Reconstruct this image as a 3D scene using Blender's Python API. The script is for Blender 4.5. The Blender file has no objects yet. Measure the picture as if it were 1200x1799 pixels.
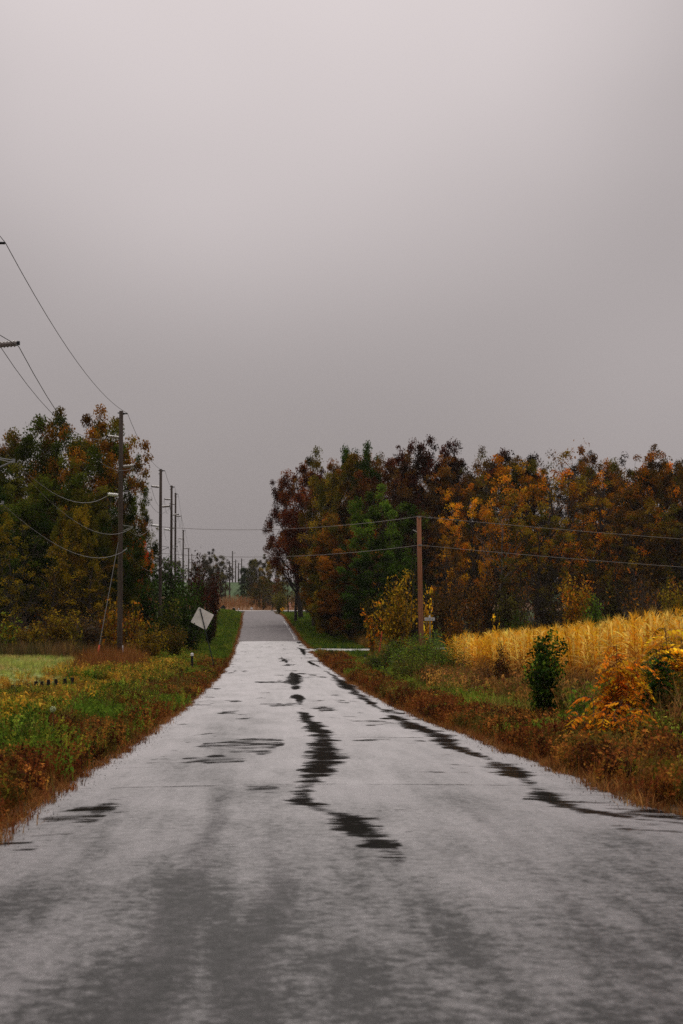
import bpy, math, random
import numpy as np
from mathutils import Matrix, Vector, Euler

SC = bpy.context.scene
COL = SC.collection
R = math.radians

# ------------------------------------------------------------------ camera
F_PX, CX_PX, CY_PX = 3000.0, 600.0, 899.5          # the photo's 1200 x 1799 frame
CAM_Z = 1.6
cam_d = bpy.data.cameras.new("camera")
cam = bpy.data.objects.new("camera", cam_d)
COL.objects.link(cam)
cam_d.sensor_fit = 'HORIZONTAL'
cam_d.sensor_width = 24.0
cam_d.lens = 24.0 * F_PX / 1200.0
cam_d.clip_start, cam_d.clip_end = 0.1, 20000
cam.location = (0, 0, CAM_Z)
cam.rotation_euler = (R(90 + 2.872), 0, -math.atan(140 / 3000.0))
cam_d.dof.use_dof = True
cam_d.dof.focus_distance = 70
cam_d.dof.aperture_fstop = 3.6
SC.camera = cam
CAM_R = cam.rotation_euler.to_matrix()

# ------------------------------------------------------------------ sky, sun, exposure
world = bpy.data.worlds.new("World")
SC.world = world
world.use_nodes = True
wn, wl = world.node_tree.nodes, world.node_tree.links
wn.clear()
SUN_EL, SUN_AZ = 42.0, 1.0                          # ahead, high over the road, soft through the cloud
w_out = wn.new("ShaderNodeOutputWorld")
w_bg = wn.new("ShaderNodeBackground")
w_bg.inputs["Strength"].default_value = 0.1
sky = wn.new("ShaderNodeTexSky")
sky.sky_type = 'NISHITA'
sky.sun_disc = False
sky.sun_elevation = R(SUN_EL)
sky.sun_rotation = R(SUN_AZ)
sky.dust_density = 4.0
tc = wn.new("ShaderNodeTexCoord")
sep = wn.new("ShaderNodeSeparateXYZ")
wl.new(tc.outputs["Generated"], sep.inputs[0])
clampz = wn.new("ShaderNodeMath"); clampz.operation = 'MAXIMUM'; clampz.inputs[1].default_value = 0.0
wl.new(sep.outputs["Z"], clampz.inputs[0])
ov = wn.new("ShaderNodeMath"); ov.operation = 'MULTIPLY_ADD'      # overcast sky: brighter towards the zenith
wl.new(clampz.outputs[0], ov.inputs[0])
ov.inputs[1].default_value = 5.8; ov.inputs[2].default_value = 2.85
nz = wn.new("ShaderNodeTexNoise")
nz.inputs["Scale"].default_value = 3.2; nz.inputs["Detail"].default_value = 2.0; nz.inputs["Roughness"].default_value = 0.4
wmap = wn.new("ShaderNodeMapping"); wmap.inputs["Location"].default_value = (3.17, 1.4, 0.2)
wmap.inputs["Scale"].default_value = (1, 1, 1.6)
wl.new(tc.outputs["Generated"], wmap.inputs[0]); wl.new(wmap.outputs[0], nz.inputs["Vector"])
nr = wn.new("ShaderNodeMapRange")
nr.inputs["From Min"].default_value = 0.3; nr.inputs["From Max"].default_value = 0.7
nr.inputs["To Min"].default_value = 0.91; nr.inputs["To Max"].default_value = 1.09
wl.new(nz.outputs["Fac"], nr.inputs["Value"])
mul = wn.new("ShaderNodeMath"); mul.operation = 'MULTIPLY'
wl.new(ov.outputs[0], mul.inputs[0]); wl.new(nr.outputs[0], mul.inputs[1])
sdir = (math.sin(R(SUN_AZ)) * math.cos(R(21)), math.cos(R(SUN_AZ)) * math.cos(R(21)), math.sin(R(21)))
dt = wn.new("ShaderNodeVectorMath"); dt.operation = 'DOT_PRODUCT'; dt.inputs[1].default_value = sdir
wl.new(tc.outputs["Generated"], dt.inputs[0])
gl = wn.new("ShaderNodeMapRange"); gl.interpolation_type = 'SMOOTHERSTEP'
gl.inputs["From Min"].default_value = math.cos(R(16)); gl.inputs["From Max"].default_value = 1.0
gl.inputs["To Min"].default_value = .86; gl.inputs["To Max"].default_value = 1.20
wl.new(dt.outputs["Value"], gl.inputs["Value"])
mul2 = wn.new("ShaderNodeMath"); mul2.operation = 'MULTIPLY'
wl.new(mul.outputs[0], mul2.inputs[0]); wl.new(gl.outputs[0], mul2.inputs[1])
mul = mul2
grey = wn.new("ShaderNodeVectorMath"); grey.operation = 'SCALE'
grey.inputs[0].default_value = (1.0, 0.908, 0.918)
wl.new(mul.outputs[0], grey.inputs["Scale"])
mx = wn.new("ShaderNodeMix"); mx.data_type = 'RGBA'; mx.inputs["Factor"].default_value = 0.98
wl.new(sky.outputs[0], mx.inputs["A"]); wl.new(grey.outputs[0], mx.inputs["B"])
wl.new(mx.outputs["Result"], w_bg.inputs["Color"])
wl.new(w_bg.outputs[0], w_out.inputs["Surface"])

sun_d = bpy.data.lights.new("sun", 'SUN')
sun_d.energy, sun_d.angle, sun_d.color = 1.4, R(24), (1.0, 0.95, 0.87)
sun = bpy.data.objects.new("sun", sun_d)
COL.objects.link(sun)
sun.location = (0, -20, 60)
sun.rotation_euler = (R(SUN_EL - 90), 0, R(-SUN_AZ))   # shines down the road towards the camera

SC.view_settings.view_transform = 'Standard'
SC.view_settings.look = 'None'
SC.view_settings.gamma = 1.0
SC.view_settings.use_curve_mapping = False
SC.view_settings.exposure = 0.2
SC.cycles.max_bounces = 6
SC.cycles.diffuse_bounces = 3
SC.cycles.glossy_bounces = 3
SC.cycles.transmission_bounces = 3
SC.cycles.transparent_max_bounces = 4
SC.cycles.volume_bounces = 0
SC.cycles.use_denoising = False
SC.cycles.denoiser = 'OPENIMAGEDENOISE'

# ------------------------------------------------------------------ helpers
rng = np.random.default_rng(11)


def P(px, py, Y):
    """World point that the photo's pixel (px, py) sees at forward distance Y."""
    d = CAM_R @ Vector(((px - CX_PX) / F_PX, (CY_PX - py) / F_PX, -1.0))
    k = Y / d.y
    return Vector((d.x * k, Y, CAM_Z + d.z * k))


def hash2(ix, iy, seed):
    n = (ix.astype(np.int64) * 374761393 + iy.astype(np.int64) * 668265263 + seed * 974711) & 0x7fffffff
    n = ((n ^ (n >> 13)) * 1274126177) & 0x7fffffff
    return ((n ^ (n >> 16)) & 0xffff) / 65535.0


def vnoise(x, y, seed=0):
    x = np.asarray(x, float); y = np.asarray(y, float)
    ix, iy = np.floor(x), np.floor(y)
    fx, fy = x - ix, y - iy
    fx = fx * fx * (3 - 2 * fx); fy = fy * fy * (3 - 2 * fy)
    a = hash2(ix, iy, seed); b = hash2(ix + 1, iy, seed)
    c = hash2(ix, iy + 1, seed); d = hash2(ix + 1, iy + 1, seed)
    return (a * (1 - fx) + b * fx) * (1 - fy) + (c * (1 - fx) + d * fx) * fy


def fbm(x, y, seed=0, oct=4):
    s, a, t = 0.0, 1.0, 0.0
    for k in range(oct):
        s = s + a * vnoise(np.asarray(x) * 2 ** k, np.asarray(y) * 2 ** k, seed + k * 17)
        t += a; a *= 0.5
    return s / t


_by = [-60, 0, 10, 20, 30, 40, 50, 60, 80, 100, 120, 140, 155, 172, 200, 221, 245, 267, 280, 300, 320, 350, 380, 400, 420, 480, 520, 560, 700, 760, 1200, 4000]
_bd = [-.3, 1.6, 1.9, 2.25, 2.6, 2.95, 3.28, 3.55, 3.98, 4.3, 4.5, 4.56, 4.52, 4.4, 4.0, 3.68, 3.24, 2.86, 2.76, 2.9, 3.15, 3.3, 3.2, 3.05, 2.95, 2.1, 1.2, 0.0, -6.3, -6.8, -5, -5]
_yy = np.arange(-60, 4001, 1.0)
_bz = np.interp(_yy, _by, _bd)
_k = np.exp(-0.5 * (np.arange(-12, 13) / 5.0) ** 2); _k /= _k.sum()
_bz = CAM_Z - np.convolve(np.pad(_bz, 12, mode='edge'), _k, 'valid')


def roadz(y): return np.interp(y, _yy, _bz)


_cv = np.interp(_yy, [-60, 60, 100, 140, 172, 221, 267, 300, 400, 4000], [.88, .88, 1.0, .95, .75, .55, .13, -.2, -.6, -.6])
_cv = np.convolve(np.pad(_cv, 12, mode='edge'), _k, 'valid')


def cxr(y): return np.interp(y, _yy, _cv)


def ground_z(x, y):
    x = np.asarray(x, float); y = np.asarray(y, float)
    c = cxr(y)
    left = x < c
    d = np.abs(x - c) - 3.25
    lo = np.interp(d, [-3.3, 0, .4, 1.5, 3, 5, 10, 30, 300], [-.06, -.03, .02, .2, .5, .65, .85, 1.2, 1.6])
    lo = lo * np.interp(y, [-50, 110, 200, 300, 380], [1, 1, 1.3, .8, 0])
    ro = np.interp(d, [-3.3, 0, .4, 2, 4, 6, 12, 30, 300], [-.06, -.03, .0, .06, .25, .42, .85, 1.7, 2.5])
    ro2 = np.interp(d, [-3.3, 0, .4, 2, 4, 6, 12, 30, 300], [-.06, -.03, -.02, -.03, -.05, -.05, .15, .6, 1.2])
    t = np.interp(y, [-50, 38, 78, 300], [1, 1, 0, 0])
    ro = ro * t + ro2 * (1 - t)
    ro = ro * np.interp(y, [-50, 300, 380], [1, 1, 0])
    o = np.where(left, lo, ro)
    far = np.clip((y - 340) / 60, 0, 1)
    o = o * (1 - far) + np.where(d < 0, -.05, -.03) * far
    bump = (fbm(x * .5, y * .5, 3, 3) - .5) * .16 * np.clip(d / 1.5, 0, 1)
    side = np.clip(1 - np.abs(y - 147.7) / 5.0, 0, 1) * (x > c)      # level where the side road comes in
    return roadz(y) + o * (1 - .8 * side) + bump * (1 - side)


def gz(x, y): return float(ground_z(np.array([x]), np.array([y]))[0])


def mesh_from(name, verts, faces, attrs=None, smooth=False):
    m = bpy.data.meshes.new(name)
    verts = np.asarray(verts, dtype=np.float32)
    if attrs and 'rnd' in attrs and 'own' not in attrs: attrs = dict(attrs, own=('FLOAT_COLOR', np.zeros((len(verts), 4))))
    if isinstance(faces, np.ndarray):
        n, k = faces.shape
        m.vertices.add(len(verts)); m.vertices.foreach_set("co", verts.ravel())
        m.loops.add(n * k); m.loops.foreach_set("vertex_index", faces.astype(np.int32).ravel())
        m.polygons.add(n); m.polygons.foreach_set("loop_start", np.arange(0, n * k, k, dtype=np.int32))
        m.update(calc_edges=True)
    else:
        m.from_pydata([tuple(map(float, v)) for v in verts], [], faces)
        m.update()
    for an, (typ, dat) in (attrs or {}).items():
        a = m.attributes.new(an, typ, 'POINT')
        dat = np.asarray(dat, dtype=np.float32)
        if typ == 'FLOAT': a.data.foreach_set("value", dat.ravel())
        elif typ == 'FLOAT_COLOR': a.data.foreach_set("color", dat.ravel())
        elif typ == 'FLOAT_VECTOR': a.data.foreach_set("vector", dat.ravel())
    if smooth:
        m.polygons.foreach_set("use_smooth", np.ones(len(m.polygons), dtype=bool))
    m.validate()
    return m


def link(name, mesh, mat=None, parent=None, loc=None):
    o = bpy.data.objects.new(name, mesh)
    COL.objects.link(o)
    if mat is not None and mesh is not None and not mesh.materials: mesh.materials.append(mat)
    if parent is not None: o.parent = parent
    if loc is not None: o.location = loc
    return o


def tag(o, label=None, cat=None, group=None, kind=None):
    if label: o["label"] = label
    if cat: o["category"] = cat
    if group: o["group"] = group
    if kind: o["kind"] = kind
    return o


def empty(name, loc, rz=0.0):
    o = bpy.data.objects.new(name, None)
    COL.objects.link(o)
    o.location = loc; o.rotation_euler = (0, 0, rz)
    o.empty_display_size = 0.3
    return o


class MB:
    """Collects boxes, tubes and polygons into one mesh."""
    def __init__(self): self.v, self.f = [], []

    def add(self, v, f):
        n = len(self.v)
        self.v += [tuple(p) for p in v]; self.f += [tuple(i + n for i in q) for q in f]
        return self

    def box(self, c, s, rot=None):
        x, y, z = (k / 2 for k in s)
        p = [Vector(q) for q in ((-x, -y, -z), (x, -y, -z), (x, y, -z), (-x, y, -z), (-x, -y, z), (x, -y, z), (x, y, z), (-x, y, z))]
        if rot is not None: p = [rot @ q for q in p]
        return self.add([q + Vector(c) for q in p], [(0, 3, 2, 1), (4, 5, 6, 7), (0, 1, 5, 4), (1, 2, 6, 5), (2, 3, 7, 6), (3, 0, 4, 7)])

    def tube(self, pts, rad, n=8, cap=True):
        pts = [Vector(p) for p in pts]
        if not hasattr(rad, '__len__'): rad = [rad] * len(pts)
        vs = []
        for i, p in enumerate(pts):
            t = (pts[min(i + 1, len(pts) - 1)] - pts[max(i - 1, 0)]).normalized()
            a = Vector((1, 0, 0)) if abs(t.x) < .8 else Vector((0, 0, 1))
            u = t.cross(a).normalized(); w = t.cross(u)
            for k in range(n):
                an = 2 * math.pi * k / n
                vs.append(p + (u * math.cos(an) + w * math.sin(an)) * rad[i])
        fs = [(i * n + k, i * n + (k + 1) % n, (i + 1) * n + (k + 1) % n, (i + 1) * n + k) for i in range(len(pts) - 1) for k in range(n)]
        if cap: fs += [tuple(range(n - 1, -1, -1)), tuple(range((len(pts) - 1) * n, len(pts) * n))]
        return self.add(vs, fs)

    def build(self, name, mat, parent=None, loc=None, smooth=False):
        m = bpy.data.meshes.new(name)
        m.from_pydata(self.v, [], self.f); m.update()
        if smooth: m.polygons.foreach_set("use_smooth", np.ones(len(m.polygons), dtype=bool))
        return link(name, m, mat, parent, loc)


# ------------------------------------------------------------------ materials
def new_mat(name):
    m = bpy.data.materials.new(name); m.use_nodes = True
    return m, m.node_tree.nodes, m.node_tree.links, m.node_tree.nodes["Principled BSDF"]


def plain(name, col, rough=.7, noise=.25, scale=(8, 8, 8), metal=0.0, spec=.3, bump=0.0):
    """Colour with grain along the given scale."""
    m, n, l, b = new_mat(name)
    t = n.new("ShaderNodeTexCoord"); mp = n.new("ShaderNodeMapping"); mp.inputs["Scale"].default_value = scale
    tx = n.new("ShaderNodeTexNoise"); tx.inputs["Scale"].default_value = 1.0; tx.inputs["Detail"].default_value = 6
    l.new(t.outputs["Object"], mp.inputs[0]); l.new(mp.outputs[0], tx.inputs["Vector"])
    mr = n.new("ShaderNodeMapRange"); mr.inputs["From Min"].default_value = .25; mr.inputs["From Max"].default_value = .75
    mr.inputs["To Min"].default_value = 1 - noise; mr.inputs["To Max"].default_value = 1 + noise
    l.new(tx.outputs["Fac"], mr.inputs["Value"])
    sc = n.new("ShaderNodeVectorMath"); sc.operation = 'SCALE'; sc.inputs[0].default_value = col[:3]
    l.new(mr.outputs[0], sc.inputs["Scale"]); l.new(sc.outputs[0], b.inputs["Base Color"])
    b.inputs["Roughness"].default_value = rough; b.inputs["Metallic"].default_value = metal
    b.inputs["Specular IOR Level"].default_value = spec
    if bump:
        bp = n.new("ShaderNodeBump"); bp.inputs["Strength"].default_value = bump; bp.inputs["Distance"].default_value = .02
        l.new(tx.outputs["Fac"], bp.inputs["Height"]); l.new(bp.outputs[0], b.inputs["Normal"])
    return m


def leaf_material(name, source, v0=.5, v1=1.45, trans=.3):
    """Leaf colour: two hues of the plant mixed clump by clump, each leaf a little different.
    source 'OBJECT': hues from the object's colour and its tint; 'INSTANCER': hue from the scattered point."""
    m, n, l, b = new_mat(name)
    n.remove(b)
    out = n["Material Output"]
    at_r = n.new("ShaderNodeAttribute"); at_r.attribute_name = "rnd"
    at_c = n.new("ShaderNodeAttribute"); at_c.attribute_name = "clump"
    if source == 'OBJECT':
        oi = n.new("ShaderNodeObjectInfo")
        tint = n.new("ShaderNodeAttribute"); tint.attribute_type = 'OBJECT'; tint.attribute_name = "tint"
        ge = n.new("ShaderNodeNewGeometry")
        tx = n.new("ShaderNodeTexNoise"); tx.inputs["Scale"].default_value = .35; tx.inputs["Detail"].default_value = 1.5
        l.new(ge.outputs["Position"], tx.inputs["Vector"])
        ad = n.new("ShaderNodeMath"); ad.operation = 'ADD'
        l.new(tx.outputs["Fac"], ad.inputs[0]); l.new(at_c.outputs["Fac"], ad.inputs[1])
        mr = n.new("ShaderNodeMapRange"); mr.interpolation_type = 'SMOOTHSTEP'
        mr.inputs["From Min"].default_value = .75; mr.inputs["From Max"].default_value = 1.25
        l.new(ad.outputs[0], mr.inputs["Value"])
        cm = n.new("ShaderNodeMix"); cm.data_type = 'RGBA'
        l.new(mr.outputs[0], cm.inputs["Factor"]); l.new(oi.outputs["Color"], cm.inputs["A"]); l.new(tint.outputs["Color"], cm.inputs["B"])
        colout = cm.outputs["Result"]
    else:
        ia = n.new("ShaderNodeAttribute"); ia.attribute_type = 'INSTANCER'; ia.attribute_name = "col"
        own = n.new("ShaderNodeAttribute"); own.attribute_name = "own"
        cm = n.new("ShaderNodeMix"); cm.data_type = 'RGBA'
        l.new(own.outputs["Alpha"], cm.inputs["Factor"]); l.new(ia.outputs["Color"], cm.inputs["A"]); l.new(own.outputs["Color"], cm.inputs["B"])
        colout = cm.outputs["Result"]
    hs = n.new("ShaderNodeHueSaturation")
    h = n.new("ShaderNodeMapRange"); h.inputs["To Min"].default_value = .475; h.inputs["To Max"].default_value = .52
    v = n.new("ShaderNodeMapRange"); v.inputs["To Min"].default_value = v0; v.inputs["To Max"].default_value = v1
    fr = n.new("ShaderNodeMath"); fr.operation = 'FRACT'
    m7 = n.new("ShaderNodeMath"); m7.operation = 'MULTIPLY'; m7.inputs[1].default_value = 7.31
    l.new(at_r.outputs["Fac"], m7.inputs[0]); l.new(m7.outputs[0], fr.inputs[0])
    l.new(at_r.outputs["Fac"], h.inputs["Value"]); l.new(fr.outputs[0], v.inputs["Value"])
    vc = n.new("ShaderNodeMapRange"); vc.inputs["To Min"].default_value = .3; vc.inputs["To Max"].default_value = 1.6
    fc = n.new("ShaderNodeMath"); fc.operation = 'FRACT'; mc = n.new("ShaderNodeMath"); mc.operation = 'MULTIPLY'; mc.inputs[1].default_value = 5.7
    l.new(at_c.outputs["Fac"], mc.inputs[0]); l.new(mc.outputs[0], fc.inputs[0]); l.new(fc.outputs[0], vc.inputs["Value"])
    vm = n.new("ShaderNodeMath"); vm.operation = 'MULTIPLY'; l.new(v.outputs[0], vm.inputs[0]); l.new(vc.outputs[0], vm.inputs[1])
    l.new(h.outputs[0], hs.inputs["Hue"]); l.new((vm if source == 'OBJECT' and v0 < .7 else v).outputs[0], hs.inputs["Value"]); l.new(colout, hs.inputs["Color"])
    df = n.new("ShaderNodeBsdfDiffuse"); tr = n.new("ShaderNodeBsdfTranslucent"); ms = n.new("ShaderNodeMixShader")
    ms.inputs[0].default_value = trans
    l.new(hs.outputs[0], df.inputs["Color"]); l.new(hs.outputs[0], tr.inputs["Color"])
    l.new(df.outputs[0], ms.inputs[1]); l.new(tr.outputs[0], ms.inputs[2]); l.new(ms.outputs[0], out.inputs["Surface"])
    return m


M_LEAF = leaf_material("leaf", 'OBJECT')
M_TUFT = leaf_material("ground_plant", 'INSTANCER')
M_CORN = leaf_material("dry_corn", 'OBJECT', .7, 1.35, .42)
M_CORN2 = leaf_material("dry_corn_field", 'INSTANCER', .8, 1.35, .42)
M_BARK = plain("bark", (.035, .026, .02), .9, .5, (6, 6, 1.2), bump=.4)
M_BARKPALE = plain("pale_bark", (.16, .14, .12), .9, .4, (6, 6, 1.2))
M_TWIG = plain("twig", (.075, .055, .043), .9, .3)
M_POLE = plain("pole_wood", (.065, .048, .038), .85, .45, (14, 14, .5), bump=.3)
M_POLERED = plain("red_pole_wood", (.30, .12, .055), .8, .35, (14, 14, .5), bump=.3)
M_WIRE = plain("wire", (.16, .16, .155), .5, .1, metal=.6)
M_DARKWIRE = plain("dark_wire", (.03, .03, .03), .6, .1)
M_INS = plain("grey_insulator", (.22, .19, .17), .4, .15)
M_INSW = plain("white_insulator", (.50, .50, .47), .35, .1)
M_STEEL = plain("galvanised", (.25, .26, .25), .45, .2, metal=.5)
M_SIGNBACK = plain("sign_back", (.74, .72, .66), .5, .22, (2.5, 2.5, 2.5), metal=.0)
M_BLACK = plain("black_paint", (.012, .012, .012), .55, .2)
M_POST = plain("sign_post_green", (.02, .03, .024), .6, .2)
M_WHITE = plain("white_paint", (.75, .74, .72), .5, .1)
M_YELLOW = plain("yellow_sign", (.75, .36, .01), .5, .1)
M_ORANGE = plain("orange_panel", (.75, .2, .07), .5, .2)
M_REDGUARD = plain("red_guard", (.62, .08, .03), .5, .2)
M_OLDWOOD = plain("old_wood", (.022, .016, .012), .95, .4, (20, 20, 2))

# ------------------------------------------------------------------ ground, roads
def edge_l(y): return cxr(y) - 3.25 + (fbm(y * .6, y * 0 + 3.3, 5, 4) - .5) * .34
def edge_r(y): return cxr(y) + 3.25 + (fbm(y * .5, y * 0 + 9.1, 8, 4) - .5) * .30


def spaced(lo, hi, n): return list(np.linspace(lo, hi, n, endpoint=False))


xs = np.array([-4000, -1500, -700, -400, -250, -170, -120, -90] + spaced(-70, -30, 14) + spaced(-30, -10, 26) + spaced(-10, 12, 62)
              + spaced(12, 40, 36) + spaced(40, 80, 14) + [80, 110, 150, 220, 350, 700, 1500, 4000], float)
ys = np.array([-60, -30, -12] + spaced(-4, 60, 120) + spaced(60, 160, 100) + spaced(160, 310, 90) + spaced(310, 420, 44)
              + spaced(420, 800, 60) + [800, 900, 1100, 1500, 2200, 4000], float)
GX, GY = np.meshgrid(xs, ys)
GZ = ground_z(GX, GY)
nx, ny = len(xs), len(ys)
idx = np.arange(nx * ny).reshape(ny, nx)
gf = np.stack([idx[:-1, :-1], idx[:-1, 1:], idx[1:, 1:], idx[1:, :-1]], -1).reshape(-1, 4)
D = np.where(GX < cxr(GY), -(np.abs(GX - cxr(GY)) - 3.25), np.abs(GX - cxr(GY)) - 3.25)


def mixc(a, b, t): return np.asarray(a) * (1 - t[..., None]) + np.asarray(b) * t[..., None]


def band(v, a, b, s):
    return np.clip((v - a) / s, 0, 1) * np.clip((b - v) / s, 0, 1)


SOIL, DRY, MEAD, VERGE, FARGREEN, STUB = (.028, .019, .011), (.13, .075, .028), (.27, .32, .09), (.05, .085, .016), (.055, .095, .03), (.22, .12, .06)
gc = np.empty(GX.shape + (3,)); gc[:] = SOIL
gc = mixc(gc, DRY, band(np.abs(D), -.6, .5, .4) * .8)
vn = fbm(GX * .25, GY * .12, 21, 3)
gc = mixc(gc, VERGE, np.clip((vn - .3) * 3, 0, 1) * np.clip((np.abs(D) - .8) / 1.5, 0, 1) * np.clip((GY - 60) / 30, 0, 1))
gc = mixc(gc, MEAD, np.clip((-GX - 6.0) / 2, 0, 1) * band(GY, 46, 112, 6))
gc = mixc(gc, FARGREEN, np.clip((GY - 505) / 15, 0, 1))
gc = mixc(gc, STUB, band(GY, 404, 506, 3))
gcol = np.concatenate([gc, np.ones(GX.shape + (1,))], -1).reshape(-1, 4)
g_m, n, l, b = new_mat("ground_cover")
at = n.new("ShaderNodeAttribute"); at.attribute_name = "cover"
ge = n.new("ShaderNodeNewGeometry")
t1 = n.new("ShaderNodeTexNoise"); t1.inputs["Scale"].default_value = 1.1; t1.inputs["Detail"].default_value = 9; t1.inputs["Roughness"].default_value = .7
l.new(ge.outputs["Position"], t1.inputs["Vector"])
mr = n.new("ShaderNodeMapRange"); mr.inputs["From Min"].default_value = .3; mr.inputs["From Max"].default_value = .7; mr.inputs["To Min"].default_value = .5; mr.inputs["To Max"].default_value = 1.5
l.new(t1.outputs["Fac"], mr.inputs["Value"])
sc_ = n.new("ShaderNodeVectorMath"); sc_.operation = 'SCALE'
l.new(at.outputs["Color"], sc_.inputs[0]); l.new(mr.outputs[0], sc_.inputs["Scale"]); l.new(sc_.outputs[0], b.inputs["Base Color"])
b.inputs["Roughness"].default_value = .95; b.inputs["Specular IOR Level"].default_value = .1
bp = n.new("ShaderNodeBump"); bp.inputs["Strength"].default_value = .8; bp.inputs["Distance"].default_value = .08
l.new(t1.outputs["Fac"], bp.inputs["Height"]); l.new(bp.outputs[0], b.inputs["Normal"])
gm = mesh_from("ground", np.stack([GX, GY, GZ], -1).reshape(-1, 3), gf, {"cover": ('FLOAT_COLOR', gcol)}, smooth=True)
tag(link("ground", gm, g_m), kind='structure')

# --- wet road: one fine sheet whose puddles follow the joints and wheel paths
ROAD_END = 172.0
CENTRE = [(10, 1.03, 0), (11.7, 1.03, .05), (13, 1.04, .10), (14.7, .93, .17), (16.3, .80, .22), (17.3, .60, .12), (18.3, .43, .22), (20, .55, .12), (22, .70, .20), (26.5, 1.02, .30), (29, 1.1, .24),
          (32.5, 1.25, .24), (36, 1.2, .22), (40, 1.13, .22), (46, 1.1, .14), (52, 1.2, .06), (60, 1.3, .24), (66, 1.3, .06), (78, 1.5, .32), (88, 1.7, .4), (98, 1.7, .05), (110, 1.9, .0), (122, 1.7, .2), (130, 1.6, .1), (150, 1.6, 0)]
RIGHT = [(8, 4.2, 0), (14.5, 4.1, .0), (16.0, 3.95, .14), (16.5, 3.5, .16), (17.6, 3.17, .22), (19, 3.17, .22), (21, 3.3, .10), (23, 3.4, .28), (24.5, 3.44, .3), (26, 3.5, .08), (29, 3.3, .18), (34.5, 3.56, .32), (39, 3.45, .28), (43, 3.44, .2),
         (50, 3.5, .06), (60, 3.6, .28), (70, 3.7, .32), (83, 3.87, .38), (92, 3.8, .2), (104, 3.8, .04), (118, 3.3, .2), (126, 3.3, .0), (150, 3.5, .3), (160, 3.0, 0)]
LEFT = [(9, -2.0, 0), (13, -1.95, .07), (14.2, -1.94, .09), (15, -1.8, .05), (15.8, -1.69, .08), (18.3, -1.59, .15), (19.5, -1.5, .06), (24, -1.6, .06), (26.5, -1.6, .12), (28, -1.5, .12), (31, -1.5, 0)]
TRACK = [(7, 1.8, .08), (8.3, 1.85, .08), (9.5, 1.87, .08), (14, 2.05, .09), (17, 2.1, .08), (24, 2.1, .06), (32, 2.13, .06), (40, 2.1, 0)]
LANE = [(5, -.62, .15), (8, -.58, .14), (11, -.5, .13), (14, -.45, .12), (18, -.4, .09), (30, -.4, 0)]
LANE2 = [(5, .0, .12), (8, -.02, .12), (10, .02, .12), (13, .05, .10), (17, .05, .0)]


def line_mask(x, y, nodes, wob=.16):
    a = np.array(nodes)
    c = np.interp(y, a[:, 0], a[:, 1]) + (fbm(x * 0 + y * .55, x * .3 + nodes[0][1] * 7, 31, 3) - .5) * wob * 2
    w = np.interp(y, a[:, 0], a[:, 2], left=0, right=0) * .72
    return np.where(w > .005, np.clip(1.25 - np.abs(x - c) / np.maximum(w, .01) * .62, 0, 1), 0) * np.clip((w - .035) / .09, 0, 1)


us = np.linspace(-1, 1, 131)
vy = [-12.0]
while vy[-1] < ROAD_END:
    vy.append(vy[-1] + (.5 if vy[-1] < 5 else min(.035 + max(vy[-1] - 8, 0) * .0022, .3)))
vy[-1] = ROAD_END
vy = np.array(vy)
U, V = np.meshgrid(us, vy)
EL, ER = edge_l(V), edge_r(V)
EL = EL + (fbm(V * 5, V * 0 + 2, 41, 2) - .5) * .12
ER = ER + (fbm(V * 5, V * 0 + 7, 43, 2) - .5) * .10
# the mouth of the side road widens the right edge
mouth = np.clip(1 - np.abs(V - 147.5) / 9, 0, 1) ** 2 * 1.6
ER = ER + mouth
RX = EL + (U + 1) / 2 * (ER - EL)
crown = .05 * (1 - U ** 2)
RZ = roadz(V) + crown - .015
m_c = line_mask(RX, V, CENTRE, .12)
m_r = line_mask(RX, V, RIGHT, .12)
m_l = line_mask(RX, V, LEFT, .08)
m = np.maximum(np.maximum(m_c, m_r), m_l * .85)
for (jy, x0, x1, w, s) in ((20.6, -2.4, 4.1, .04, 1.0), (32.8, 1.1, 3.6, .09, .85), (42.2, 1.0, 2.7, .07, .7), (57, 1.0, 2.2, .09, .7), (14.6, -2.5, -1.9, .12, .9),
                           (24.3, -2.3, -1.4, .12, .65), (27.2, -2.2, -.9, .10, .55), (150, 1.6, 4.4, 1.2, .75), (137, 2.6, 4.1, .5, .7), (112, 2.3, 3.9, .5, .5), (17.2, -2.0, -1.2, .06, .3), (15.2, -2.2, -1.2, .12, .45), (100, .6, 2.2, .8, .5)):
    j = np.clip(1.2 - np.abs(V - jy - (fbm(RX * .8, V * 0 + jy, 51, 3) - .5) * .5) / w, 0, 1) * np.clip((RX - x0) * 4, 0, 1) * np.clip((x1 - RX) * 4, 0, 1) * s
    m = np.maximum(m, j)
spot = np.clip((fbm(RX * 1.1, V * .35, 61, 4) - .64) * 7, 0, .55) * np.clip((V - 12) / 10, 0, 1)
m = np.maximum(m, spot)
gv_ = 26 * (1 - np.exp(-V / 22.0))
brk = .75 * (fbm(RX * 1.5, gv_ * 6.0, 71, 5) - .5) + .22 * (fbm(RX * 3.2, gv_ * 14.0, 75, 3) - .5)
pud = np.clip(m * .85 + brk * 2.7 * np.clip(m * 5, 0, 1) * (1.15 - .6 * m), 0, 1)
trk = np.maximum(line_mask(RX, V, TRACK, .03) * .8, np.maximum(line_mask(RX, V, LANE, .15), line_mask(RX, V, LANE2, .15)))
trk = np.clip(trk * (.5 + fbm(RX * 4, V * .8, 81, 3)), 0, 1)
n_u, n_v = len(us), len(vy)
ri = np.arange(n_u * n_v).reshape(n_v, n_u)
rf = np.stack([ri[:-1, :-1], ri[:-1, 1:], ri[1:, 1:], ri[1:, :-1]], -1).reshape(-1, 4)
road_m, n, l, b = new_mat("wet_asphalt")
ge = n.new("ShaderNodeNewGeometry")
ap = n.new("ShaderNodeAttribute"); ap.attribute_name = "puddle"
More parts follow.
